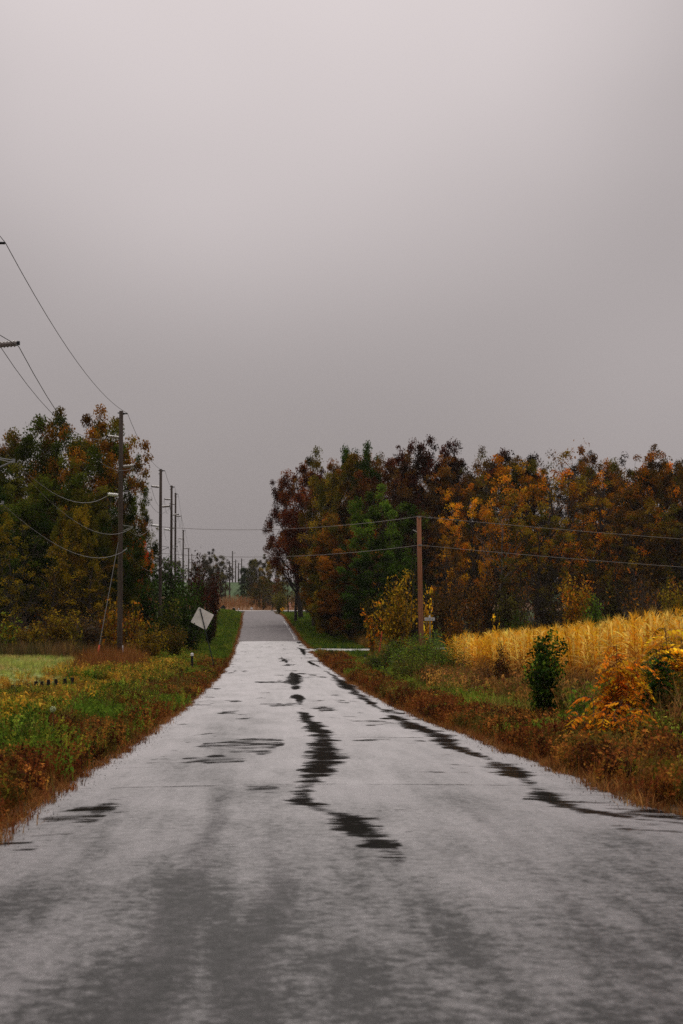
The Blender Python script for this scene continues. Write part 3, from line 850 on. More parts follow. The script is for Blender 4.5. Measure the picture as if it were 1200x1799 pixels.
RIGHT_SHRUBS = [
    (1010, 1002, 126, 76, 'h1', ORG, YOL, "round orange shrub at the far edge of the cornfield", None),
    (1044, 1054, 116, 58, 'h0', BGR, GRN, "yellow green bush just behind the cornfield tops", None),
    (1130, 985, 132, 110, 'w0', RST, BRN, "russet thin shrub under the wood near the frame edge", None),
    (1186, 1016, 126, 76, 'h1', OLV, YOL, "olive shrub at the right frame edge behind corn", None),
    (700, 1016, 121, 92, 'h0', (.48, .27, .016), YOL, "yellow leaved thicket climbing left of the reddish pole", None),
    (655, 1056, 126, 64, 'y0', YOL, ORG, "small yellow brown shrub left of the yellow thicket", None),
    (752, 1030, 119, 36, 'y0', YEL, GLD, "spray of bright yellow leaves right of the reddish pole", None),
    (800, 1074, 108, 52, 'h2', RST, BRN, "rusty red shrub left of the cornfield's far tip", None),
    (838, 1082, 106, 50, 'w1', RST, OLV, "rusty olive shrub touching the cornfield's far tip", None),
    (870, 1080, 84, 30, 'y0', YEL, YEL, "small sapling with large yellow leaves above the corn", None),
    (912, 1078, 116, 50, 'h2', OLV, GRN, "olive green bush behind the corn right of yellow sapling", None),
    (740, 1116, 84, 140, 'g0', (.20, .30, .03), (.13, .20, .025), "broad green weed clump right of the side road mouth", "green weed clumps by the side road"),
    (690, 1128, 88, 100, 'g0', (.13, .20, .025), GRN, "green weed clump nearest the black marker post", "green weed clumps by the side road"),
    (786, 1126, 76, 110, 'g1', (.13, .20, .025), BGR, "green weed clump next to the cornfield's front tip", "green weed clumps by the side road"),
    (724, 1146, 74, 120, 'g1', (.20, .30, .03), OLV, "low light green weed clump in front of the broad clump", "green weed clumps by the side road"),
    (662, 1144, 92, 56, 'g0', OLV, (.13, .20, .025), "olive weed clump between the marker post and the broad clump", "green weed clumps by the side road"),
    (816, 1138, 70, 64, 'w0', (.13, .20, .025), YOL, "thin yellow green clump against the cornfield's front tip", "green weed clumps by the side road"),
    (955, 1112, 37, 84, 'n0', (.028, .06, .012), BGR, "dark green leafy bush standing against the corn", None),
    (1090, 1130, 28, 88, 'u1', SUO, SUY, "tall orange sumac shrub between green bush and green sapling", None),
    (1052, 1222, 26.5, 110, 'u2', SUO, SUY, "low spreading orange sumac at the foot of the tall one", None),
    (1110, 1236, 26, 80, 'u2', SUO, RST, "short orange sumac below the green sapling", None),
    (1146, 1140, 29.5, 86, 'u3', (.022, .06, .014), GRN, "dark green feathery sapling right of the orange sumac", None),
    (1192, 1102, 31.5, 130, 'u1', SUY, SUO, "large yellow orange sumac at the right frame edge", None),
    (1218, 1172, 30, 80, 'n0', OLV, YOL, "olive bush below the large sumac at frame edge", None),
    (1066, 1176, 29, 44, 'u3', BGR, YOL, "yellow green sapling against the left side of the tall orange sumac", None),
    (1022, 1200, 31, 60, 'u2', BGR, GRN, "small green sapling between green bush and low orange sumac", None),
    (884, 1140, 54, 66, 'h2', (.06, .02, .01), BRN, "dark red weed clump at the corn's foot left of green bush", None),
    (852, 1150, 58, 60, 'w1', RST, BRN, "russet weed clump in front of the cornfield's tip", None),
]
for (px, top, Y, w, pr, ca, cb, lab, grp) in RIGHT_SHRUBS:
    plant("roadside_shrub", "shrub", px, top, Y, w, pr, ca, cb, lab, grp)

# ------------------------------------------------------------------ left-hand trees and brush
G_LT, G_LB = "trees of the left-hand wood", "brush along the pasture"
LEFT_TREES = [
    (128, 732, 140, 124, 'd1', OGR, (.26, .12, .012), "tallest left hand tree with orange and olive leaves at the top", G_LT),
    (178, 745, 132, 110, 'd2', OGR, (.30, .13, .012), "orange tinged tree directly left of the nearest pole", G_LT),
    (62, 742, 146, 124, 'd0', OGR, (.2, .085, .012), "green tree with orange top left of the tallest tree", G_LT),
    (10, 770, 140, 130, 'd1', OGR, OLV, "dark green tree cut by the left frame edge", G_LT),
    (218, 818, 142, 70, 'd0', OLV, OGR, "narrow olive green tree just behind the nearest pole", G_LT),
    (238, 868, 146, 48, 's1', OGR, OLV, "thin twiggy green tree at the right end of the left wood", G_LT),
    (100, 840, 124, 130, 'd2', OGR, OLV, "broad green tree in front of the tallest left tree", G_LT),
    (134, 880, 114, 60, 'd0', YOL, OLV, "small yellow olive tree left of the nearest pole", G_LT),
    (40, 870, 120, 110, 'd0', OGR, DGR, "dark green lower tree near the left frame edge", G_LT),
    (180, 900, 120, 96, 'd1', OLV, DGR, "olive lower tree behind the nearest pole", G_LT),
    (-30, 800, 130, 130, 'd0', OGR, OLV, "green tree mostly beyond the left frame edge", G_LT),
    (240, 950, 134, 34, 'd2', RED, ORG, "small bright red orange tree right of the nearest pole", None),
    (22, 890, 112, 100, 'b1', GRY, OLV, "grey twiggy half bare tree at the left frame edge", G_LT),
    (92, 950, 110, 100, 'b1', BRN, YOL, "brown twiggy young tree in front of the left wood", G_LT),
    (150, 960, 112, 90, 's2', BRN, YOL, "brown sparse young tree left of the guy wire", G_LT),
    (-10, 905, 108, 90, 's2', YOL, OLV, "yellow olive young tree touching the left frame edge", G_LT),
]
for (px, top, Y, w, pr, ca, cb, lab, grp) in LEFT_TREES:
    plant("autumn_tree", "tree", px, top, Y, w * 1.6, pr, ca, cb, lab, grp)
LEFT_SHRUBS = [
    (262, 996, 128, 70, 'h1', DGR, GRN, "dark green shrub just right of the nearest pole", None),
    (304, 992, 132, 84, 'h0', GRN, DGR, "tall green shrub between second and third poles", None),
    (352, 988, 152, 66, 'h2', MAR, DKB, "dark maroon bush behind the tilted sign", None),
    (374, 1002, 160, 36, 'h1', DKB, MAR, "dark maroon bush nearest the road behind the tilted sign", None),
    (330, 1036, 118, 96, 'h2', DGR, GRN, "dark green bush directly left of the tilted sign", None),
    (295, 1060, 108, 84, 'h0', DGR, OLV, "dark green bush at the foot of the second pole", None),
    (366, 1064, 146, 36, 'h1', DGR, DKB, "low dark green bush behind the tilted sign's right corner", None),
    (262, 1100, 94, 90, 'h2', BRN, YOL, "brown and yellow shrub right of the nearest pole's foot", None),
    (306, 1094, 100, 56, 'h1', OLV, BRN, "olive brown low shrub left of the golden grass strip", None),
    (240, 1056, 102, 60, 'y0', YOL, RST, "yellow leaved sapling just right of the nearest pole", None),
    (196, 1050, 100, 56, 'y0', YOL, RST, "yellow leaved sapling between guy wire and nearest pole", None),
    (130, 1072, 100, 50, 'y0', YOL, OLV, "yellow leaved sapling left of the guy wire", None),
    (66, 1090, 101, 50, 'y0', YOL, OLV, "yellow sapling in the brush midway along the pasture", None),
    (226, 1078, 108, 60, 'h1', DGR, BRN, "dark shrub directly behind the nearest pole's foot", None),
    (16, 1074, 100, 60, 'y0', YOL, BGR, "yellow green sapling near the left frame edge", None),
]
for (px, top, Y, w, pr, ca, cb, lab, grp) in LEFT_SHRUBS:
    plant("roadside_shrub", "shrub", px, top, Y, w, pr, ca, cb, lab, grp)
for i, px in enumerate(range(-30, 215, 17)):
    ca, cb = ((GRY, BRN), (BRN, YOL), (GRY, OLV), (BRN, RST))[int(rng.integers(4))]
    plant("brush_shrub", "shrub", px + rng.uniform(-6, 6), 1072 + rng.uniform(-18, 22), 105 + rng.uniform(-4, 5), 72, ('w0', 'w1', 'h1')[i % 3], ca, cb,
          ("first second third fourth fifth sixth seventh eighth ninth tenth eleventh twelfth thirteenth fourteenth fifteenth".split()[i] + " grey brown brush shrub from the left along the back of the pasture"), G_LB)

# ------------------------------------------------------------------ far trees
FAR = [  # aerial haze is also painted in: grey leaf colours on the distant crowns
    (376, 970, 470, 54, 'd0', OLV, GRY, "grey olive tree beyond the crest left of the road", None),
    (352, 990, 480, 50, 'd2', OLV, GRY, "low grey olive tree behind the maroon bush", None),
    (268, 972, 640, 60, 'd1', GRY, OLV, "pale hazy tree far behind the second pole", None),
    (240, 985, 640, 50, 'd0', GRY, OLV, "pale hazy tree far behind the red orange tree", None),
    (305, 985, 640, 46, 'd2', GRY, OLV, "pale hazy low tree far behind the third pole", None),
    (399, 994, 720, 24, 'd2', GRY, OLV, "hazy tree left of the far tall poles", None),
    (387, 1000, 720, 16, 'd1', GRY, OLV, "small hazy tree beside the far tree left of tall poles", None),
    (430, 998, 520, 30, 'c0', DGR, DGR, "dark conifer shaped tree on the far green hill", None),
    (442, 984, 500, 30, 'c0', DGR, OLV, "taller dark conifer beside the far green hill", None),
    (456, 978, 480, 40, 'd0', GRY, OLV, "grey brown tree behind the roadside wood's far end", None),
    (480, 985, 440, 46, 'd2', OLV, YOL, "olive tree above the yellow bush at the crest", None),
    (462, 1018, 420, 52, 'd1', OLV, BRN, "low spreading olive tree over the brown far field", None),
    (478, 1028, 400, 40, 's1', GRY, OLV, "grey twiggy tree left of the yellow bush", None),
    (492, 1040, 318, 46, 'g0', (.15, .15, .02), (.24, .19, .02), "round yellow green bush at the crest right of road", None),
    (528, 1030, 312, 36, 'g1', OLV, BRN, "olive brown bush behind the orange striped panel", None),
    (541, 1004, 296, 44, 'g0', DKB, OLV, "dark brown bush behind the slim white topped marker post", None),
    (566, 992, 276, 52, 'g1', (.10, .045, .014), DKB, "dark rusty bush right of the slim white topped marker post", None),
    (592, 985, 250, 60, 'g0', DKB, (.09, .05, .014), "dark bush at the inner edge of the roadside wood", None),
    (506, 1010, 360, 46, 's0', BRN, OLV, "thin brown tree behind the yellow crest bush", None),
    (530, 872, 250, 110, 'b0', BRN, BRN, "bare grey branches reaching out from the wood over the road", None),
]
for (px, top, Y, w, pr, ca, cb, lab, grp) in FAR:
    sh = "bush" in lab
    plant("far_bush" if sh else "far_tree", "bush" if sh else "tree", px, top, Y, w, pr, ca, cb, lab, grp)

# ------------------------------------------------------------------ utility poles and wires
def wire_pts(a, b, sag, n=18):
    a, b = Vector(a), Vector(b)
    return [a.lerp(b, t) - Vector((0, 0, 4 * sag * t * (1 - t))) for t in (i / n for i in range(n + 1))]


def pole_proto():
    root = empty("utility_pole", (0, 0, 0))
    MB().tube([(0, 0, -1.2 + 13.6 * t) for t in (0, .25, .5, .75, 1)], [.135, .13, .12, .112, .10], 10).build("shaft", M_POLE, root, smooth=True)
    b_ = MB().tube([(.05, 0, 12.26), (.12, 0, 12.27), (.18, 0, 12.27), (.3, 0, 12.27)], [.06, .06, .035, .035], 6) 
    MB().box((-.13, 0, 12.3), (.08, .07, .05)).build("bolt", M_BLACK, root); MB().box((-.13, 0, 12.05), (.07, .06, .05)).build("bolt", M_BLACK, root)
    b_.build("top_bracket", M_BLACK, root)
    for sgn, z, mt in ((-1, 11.1, M_INS), (1, 9.68, M_INS), (-1, 8.3, M_INSW)):
        i_ = MB()
        i_.tube([(sgn * .12, 0, z), (sgn * .62, 0, z + .05)], .065, 8)
        for q in range(5): i_.tube([(sgn * (.2 + q * .085), 0, z + .01 + q * .008), (sgn * (.23 + q * .085), 0, z + .013 + q * .008)], .085, 8)
        io = i_.build("insulator", mt, root)
        MB().box((sgn * .655, 0, z + .055), (.07, .10, .09)).build("wire_clamp", M_BLACK, io)
    n_ = MB().tube([(.1, 0, 6.55), (.55, 0, 6.75)], .025, 6); n_.tube([(.1, 0, 6.85), (.55, 0, 6.78)], .02, 6); n_.box((.57, 0, 6.77), (.06, .06, .1))
    n_.build("neutral_bracket", M_STEEL, root)
    c_ = MB().tube([(.1, 0, 5.6), (.3, 0, 5.7)], .02, 6); c_.box((.3, 0, 5.72), (.06, .06, .08))
    c_.build("cable_clamp", M_STEEL, root)
    return root


def copy_tree(o, parent=None):
    c = o.copy(); COL.objects.link(c)
    if parent is not None: c.parent = parent
    for ch in [k for k in bpy.data.objects if k.parent == o]: copy_tree(ch, c)
    return c


POLES = [  # px, Y, top pixel row
    (-17, 43, None), (213, 83, 722), (282.5, 123, 824), (301.5, 158, 853), (308.5, 198, 866), (322, 250, 931), (331.5, 322, 963), (337, 410, 973), (351, 520, 984)]
PLAB = ["utility pole just past the left frame edge with only brackets showing",
        "nearest full utility pole, standing in rust grass beside the pasture",
        "second full utility pole, its foot in the dark green bushes",
        "third full utility pole, rising from bushes before the maroon bush",
        "fourth full utility pole, close behind the third",
        "shorter utility pole beyond the bushes, fifth along the line",
        "small far utility pole, sixth along the line",
        "tiny far utility pole, seventh along the line",
        "tiniest utility pole in front of the grey olive tree"]
proto = pole_proto()
pole_objs = []
for i, (px, Y, top) in enumerate(POLES):
    o = proto if i == 0 else copy_tree(proto)
    if top is None:
        p1 = P(213, 722, 83); zt = p1.z; x = P(px, 900, Y).x
    else:
        p1 = P(px, top, Y); zt = p1.z; x = p1.x
    o.location = (x, Y, zt - 12.4)
    tag(o, PLAB[i], "utility pole", "utility poles along the left of the road")
    pole_objs.append(Vector((x, Y, zt - 12.4)))
ATT = [((.3, 0, 12.29), .75, "thin dark top wire running along the pole tops", .011),
       ((-.66, 0, 11.06), 1.3, "upper wire on the left side insulators of the poles", .011),
       ((.66, 0, 9.66), 1.3, "wire on the right side insulators of the poles", .011),
       ((-.66, 0, 8.26), 1.3, "lower wire on the pale left side insulators", .010),
       ((.57, 0, 6.72), 1.0, "wire on the steel brackets below the insulators", .008),
       ((.3, 0, 5.68), .9, "lowest thin cable on the poles", .009)]
before = Vector((pole_objs[0].x + .3, -25, pole_objs[0].z + .4))
for off, sag, lab, rad in ATT:
    w = MB()
    pts = [before] + pole_objs
    line = []
    for i in range(len(pts) - 1):
        seg = wire_pts(pts[i] + Vector(off), pts[i + 1] + Vector(off), sag * (min(1, ((pts[i + 1] - pts[i]).length / 42)) ** 2 if i < 5 else .9), 14)
        line += seg if i == 0 else seg[1:]
    w.tube(line, rad, 4)
    tag(w.build("power_line", M_WIRE if off[2] < 9 else M_DARKWIRE), lab, "power line", "wires along the left-hand poles")
# guy wire of the nearest full pole
a = pole_objs[1] + Vector((-.1, -.05, 6.0)); e = P(166, 1158, 79)
e.z = gz(e.x, e.y) - .1
gw = empty("guy_wire", e); a_ = a - e
MB().tube([a_ * t for t in (0, .25, .5, .75, 1)], .016, 5).build("cable", M_WIRE, gw)
MB().tube([a_ * .02, a_ * .20], .04, 6).build("guard", M_REDGUARD, gw)
tag(gw, "guy wire with orange red guard slanting from the nearest pole", "guy wire")
mk = pole_objs[1]
tg = MB().box((0, 0, 0), (.05, .02, .32)).build("pole_tag", M_WHITE, None, (mk.x + .155, mk.y - .12, gz(mk.x, mk.y) + .95))
tag(tg, "small white tag near the foot of the nearest full pole", "tag")

# --- reddish pole at the side road and its two lines across the road
rp = P(736, 908, 117)
g0 = gz(rp.x, rp.y)
RP = empty("utility_pole", (rp.x, rp.y, g0))
hh = rp.z - g0
MB().tube([(.18 - .18 * t, 0, -.8 + (hh + .8) * t) for t in (0, .3, .6, 1)], [.19, .18, .165, .15], 10).build("shaft", M_POLERED, RP, smooth=True)
MB().tube([(-.12, 0, hh - 1.05), (-.42, 0, hh - .9)], .03, 6).build("insulator", M_INSW, RP)
bk = MB().box((0, 0, hh + .03), (.34, .12, .05)); bk.box((0, -.2, hh - .05), (.08, .14, .10)); bk.box((0.06, -.2, hh - 1.95), (.3, .1, .08))
bk.build("wire_bracket", M_STEEL, RP)
tag(RP, "single reddish brown pole at the side road among yellow leaves", "utility pole")
for (zo, y2, lab, far_px, far_py, lx, ly) in ((hh + .02, 940, "upper pale wire crossing the road from the reddish pole", 1800, 983, 120, 905), (hh - 1.95, 988, "lower pale wire crossing the road from the reddish pole", 1800, 1031, 120, 950)):
    a = Vector((rp.x, rp.y - .1, g0 + zo))
    right = P(far_px, far_py, 100)
    leftp = P(lx, ly, 138)
    w = MB().tube(wire_pts(leftp, a, 1.05, 20) + wire_pts(a, right, .25, 16)[1:], .015, 4)
    tag(w.build("power_line", M_INS), lab, "power line", "wires on the reddish pole")
for dx, (px, py), lab in ((0, (703, 1020), "long thin guy wire left of the reddish pole"), (.0, (706, 1025), "shorter thin guy wire close to the reddish pole")):
    s = P(px, 1075, 121); s.z = gz(s.x, s.y)
    a = Vector((rp.x - .12, rp.y, g0 + hh - (.3 if "long" in lab else 1.95)))
    s = s + Vector((0 if "long" in lab else .35, 0, 0))
    tag(MB().tube([s, a], .014, 4).build("guy_wire", M_WIRE), lab, "guy wire", "guy wires of the reddish pole")

# --- far tall poles on the hill
for i, (px, top, bot, lab) in enumerate(((408.5, 968, 1021, "tallest thin pole on the far hill"), (403.5, 986, 1044, "thin pole standing lower on the far green slope"),
                                         (414, 983, 1021, "thin far pole right of the tallest one"), (419, 989, 1021, "short thin far pole between two others"), (424.5, 981, 1022, "thin far pole nearest the conifers"),
                                         (388, 1008, 1046, "thin far pole nearest the maroon bush"), (396, 1020, 1046, "short pale post on the far green slope"))):
    Y = 700 if bot < 1030 else 560
    p = P(px, top, Y); g = gz(p.x, Y)
    t_ = empty("transmission_pole", (p.x, Y, g))
    H_ = p.z - g
    MB().tube([(0, 0, -.5), (0, 0, H_ * .5), (0, 0, H_)], [.32, .27, .2], 6).build("shaft", M_POLE, t_)
    if H_ > 6:
        for q, sd in ((.93, 1), (.80, -1), (.66, 1)):
            MB().tube([(0, 0, H_ * q), (sd * 1.2, 0, H_ * q + .1)], .1, 5).build("arm", M_INS, t_)
    tag(t_, lab, "utility pole", "thin poles on the far hill")

# ------------------------------------------------------------------ signs, markers, posts
def plate(size, th, corner=.06):
    """Rounded square plate standing in the XZ plane, turned on its corner."""
    h, c = size / 2, corner
    pts = []
    for sx, sz, a0 in ((1, 1, 0), (-1, 1, 90), (-1, -1, 180), (1, -1, 270)):
        for q in range(4):
            an = R(a0 + 30 * q)
            pts.append((sx * (h - c) + c * math.cos(an), sz * (h - c) + c * math.sin(an)))
    ca, sa = math.cos(R(45)), math.sin(R(45))
    pts = [(x * ca - z * sa, x * sa + z * ca) for x, z in pts]
    n_ = len(pts)
    v = [(x, -th / 2, z) for x, z in pts] + [(x, th / 2, z) for x, z in pts]
    f = [tuple(range(n_)), tuple(range(2 * n_ - 1, n_ - 1, -1))] + [(i, n_ + i, n_ + (i + 1) % n_, (i + 1) % n_) for i in range(n_)]
    return v, f


sc_p = P(355.5, 1086.5, 98)
gS = gz(sc_p.x + .5, 98)
S = empty("road_sign", (sc_p.x, 98, sc_p.z))
S.rotation_euler = (R(-3), R(-14), R(5))
v_, f_ = plate(.985, .006)
pl = MB().add([Vector(q) for q in v_], f_)
rotp = Matrix.Rotation(R(-3), 3, 'Y')
pl.v = [tuple(rotp @ Vector(q)) for q in pl.v]
pl.build("sign_plate", M_SIGNBACK, S)
hole = MB().tube([(-.50, -.012, -.17), (-.50, -.006, -.17)], .035, 10); hole.build("bolt", M_OLDWOOD, S)
MB().box((0, -.035, -1.15), (.06, .045, 3.45)).build("post", M_POST, S)
bl = MB()
for z in (.42, -.38): bl.tube([(0, -.07, z), (0, -.05, z)], .02, 8)
bl.build("bolt", M_STEEL, S)
tag(S, "tilted white backed diamond road sign leaning at the left verge", "road sign")


def post_sign(name, px, py, Y, size, mat, label, cat, back=True, symbol=False):
    p = P(px, py, Y); g = gz(p.x, Y)
    o = empty(name, (p.x, Y, g))
    hgt = p.z - g
    v, f = plate(size, .006, .04)
    MB().add([Vector(q) + Vector((0, 0, hgt)) for q in v], f).build("sign_plate", mat, o)
    yo = .03 if not back else -.03
    MB().box((0, yo, hgt / 2), (.06, .04, hgt + size * .8)).build("post", M_BLACK, o)
    if symbol:
        s = MB().tube([(.12, -.008, hgt - .3), (.12, -.008, hgt - .05), (-.1, -.008, hgt + .05), (-.1, -.008, hgt + .22)], .035, 4); s.add([(-.22, -.01, hgt + .2), (.02, -.01, hgt + .2), (-.1, -.01, hgt + .36)], [(0, 1, 2)])
        s.build("arrow_symbol", M_BLACK, o)
        MB().box((-.06, 0, hgt - .82), (.52, .006, .40)).build("speed_plate", mat, o)
    tag(o, label, cat)
    return o


post_sign("road_sign", 392.2, 1067.5, 325, .80, M_BLACK, "small dark diamond sign seen from behind at the far crest", "road sign")
ys_ = post_sign("road_sign", 496, 1070, 292, .62, M_YELLOW, "yellow curve warning sign at the crest right of the road", "road sign", back=False, symbol=True)
# striped marker panel, leaning
p = P(512, 1064, 286); g = gz(p.x, 286)
o = empty("hazard_marker", (p.x, 286, g)); o.rotation_euler = (0, R(-9), R(25)); h_ = p.z - g
MB().box((0, 0, h_), (.36, .02, 1.15)).build("panel", M_ORANGE, o)
st = MB()
for q in (-.35, 0, .35): st.add([(-.18, -.014, h_ + q - .12), (.18, -.014, h_ + q + .08), (.18, -.014, h_ + q + .2), (-.18, -.014, h_ + q)], [(0, 1, 2, 3)])
st.build("stripe", M_WHITE, o)
MB().box((0, .04, h_ / 2 - .2), (.06, .05, h_ + .6)).build("post", M_STEEL, o)
tag(o, "leaning orange and white marker panel below the wood at the crest", "marker")
# white marker post
p = P(528, 1066, 268); g = gz(p.x, 268)
o = empty("marker_post", (p.x, 268, g))
hh_ = p.z - g
MB().box((0, 0, hh_ * .78), (.13, .05, hh_ * .5)).build("white_top", M_WHITE, o)
MB().box((0, 0, hh_ * .25), (.11, .05, hh_ * .56)).build("post", M_BLACK, o)
tag(o, "slim white topped marker post at the wood's edge near the crest", "marker post")
# mailboxes
for px, py, Y, s_, mt, lab in ((411, 1071, 300, .6, M_BLACK, "dark mailbox on a post at the crest left of the road"), (419.3, 1071.5, 392, .35, M_WHITE, "small white topped post box by the far crossroad"), (442, 1072.3, 405, .62, M_WHITE, "white box beside the far crossroad below the brown field")):
    p = P(px, py, Y); g = gz(p.x, Y)
    o = empty("mailbox", (p.x, Y, g)); hz = max(p.z - g, .5)
    bm_ = MB(); n_ = 8
    sec = [(-s_ * .45, -s_ * .35)] + [(-s_ * .45 * math.cos(math.pi * q / n_), s_ * .1 + s_ * .4 * math.sin(math.pi * q / n_)) for q in range(n_ + 1)] + [(s_ * .45, -s_ * .35)]
    k_ = len(sec)
    bm_.add([(x, -s_ * .8, hz + z) for x, z in sec] + [(x, s_ * .8, hz + z) for x, z in sec], [tuple(range(k_)), tuple(range(2 * k_ - 1, k_ - 1, -1))] + [(i, k_ + i, k_ + (i + 1) % k_, (i + 1) % k_) for i in range(k_)])
    bm_.build("box", mt, o)
    MB().box((0, 0, (hz - s_ * .35) / 2 - .1), (.1, .1, hz - s_ * .35 + .2)).build("post", M_OLDWOOD, o)
    MB().box((0, 0, hz + s_ * .52), (s_ * .5, s_ * 1.2, .04)).build("lid", M_WHITE, o)
    tag(o, lab, "mailbox")
# delineator posts
for px, top, Y, lab, cap in ((337.5, 1149, 92, "black marker post with white cap in the left verge", True), (641.5, 1147, 112, "black marker post with white reflector by the side road", False)):
    p = P(px, top, Y); g = gz(p.x, Y)
    o = empty("marker_post", (p.x, Y, g)); H_ = max(p.z - g, .8)
    MB().box((0, 0, H_ / 2 - .15), (.13, .07, H_ + .1)).build("post", M_BLACK, o)
    if cap: MB().tube([(0, 0, H_ - .1), (0, 0, H_ + .02), (0, 0, H_ + .06)], [.085, .085, .04], 10).build("cap", M_WHITE, o)
    else: MB().tube([(.01, -.036, H_ - .32), (.01, -.05, H_ - .32)], .065, 12).build("reflector", M_WHITE, o)
    tag(o, lab, "marker post")
# red stake
s0, s1 = P(664, 1134, 118), P(671, 1110, 118)
s0.z = min(s0.z, gz(s0.x, 118) + .0)
tag(MB().tube([s0, s1], .045, 6).build("red_stake", M_REDGUARD), "leaning red stake left of the yellow thicket", "stake")
# street name sign
p = P(755, 1087.5, 113); g = gz(p.x, 113)
o = empty("street_sign", (p.x, 113, g)); h_ = p.z - g
MB().box((0, 0, h_), (.66, .02, .2)).build("name_plate", M_WHITE, o)
MB().box((0, .05, h_ + .17), (.05, .6, .16)).build("name_plate", M_WHITE, o)
MB().tube([(.02, .03, -.3), (.02, .03, h_ + .1)], .03, 8).build("post", M_STEEL, o)
mk = MB()
for i, (w_, hh2) in enumerate(((.05, .1), (.06, .09), (.03, .1), (.06, .1), (.05, .08), (.07, .1), (.04, .1))): mk.box((-.26 + i * .086, -.0125, h_ - .01), (w_ * .7, .004, hh2))
mk.build("lettering", M_BLACK, o)
tag(o, "small white street name sign right of the reddish pole", "street sign")
# old fence posts
FP = [(4.5, 1210, .34), (22, 1204, .30), (36, 1203.5, .28), (50, 1201, .30), (63, 1197, .42), (73.5, 1197, .24), (85, 1194, .28), (98, 1193, .22), (114, 1192, .2), (127, 1190, .22), (142, 1201, .30)]
FPL = ["stubby dark fence post at the left frame edge, first of the row", "second dark fence post from the left frame edge", "third dark fence post from the left frame edge", "dark fence post just left of the tallest one", "tallest dark fence post of the short row in the grass",
       "thin dark fence post just right of the tallest one", "dark fence post third from the right among rust grass", "low fence post nearly hidden in rust grass", "lowest fence post peeping from rust grass", "last dark fence post on the rust grass slope", "thick dark stump post nearest the road end of the row"]
for i, ((px, top, hv), lab) in enumerate(zip(FP, FPL)):
    Y = 47 + i * .5
    p = P(px, top, Y); g = gz(p.x, Y)
    z0 = min(g - .1, p.z - hv)
    wdt = .055 if i != 10 else .09
    pts = [(0, 0, z0 - p.z), (0.01, 0, -.1), (.0, 0, 0)]
    po = MB().tube([(q[0] + (.02 * math.sin(i * 2.1) if q[2] < -.2 else 0), q[1], q[2]) for q in pts], [wdt * 1.05, wdt, wdt * .85], 7).build("fence_post", M_OLDWOOD, None, p)
    tag(po, lab, "fence post", "old fence posts in the left grass")
# pale round flower head
p = P(93, 1246, 29.5)
g = gz(p.x, 29.5)
o = empty("seed_head", (p.x, 29.5, g)); h_ = p.z - g
fl = MB(); r_ = random.Random(4)
for q in range(60):
    v = Vector((r_.gauss(0, 1), r_.gauss(0, 1), r_.gauss(0, 1))).normalized() * .052
    fl.tube([Vector((0, 0, h_)), Vector((0, 0, h_)) + v * .9, Vector((0, 0, h_)) + v], [.004, .006, .014], 4)
fl.build("bloom", plain("pale_bloom", (.5, .55, .3), .8, .1), o)
MB().tube([(0, 0, -.05), (.01, 0, h_ * .6), (0, 0, h_)], .006, 5).build("stem", M_TWIG, o)
tag(o, "single pale round seed head in the yellow weeds at left", "plant")

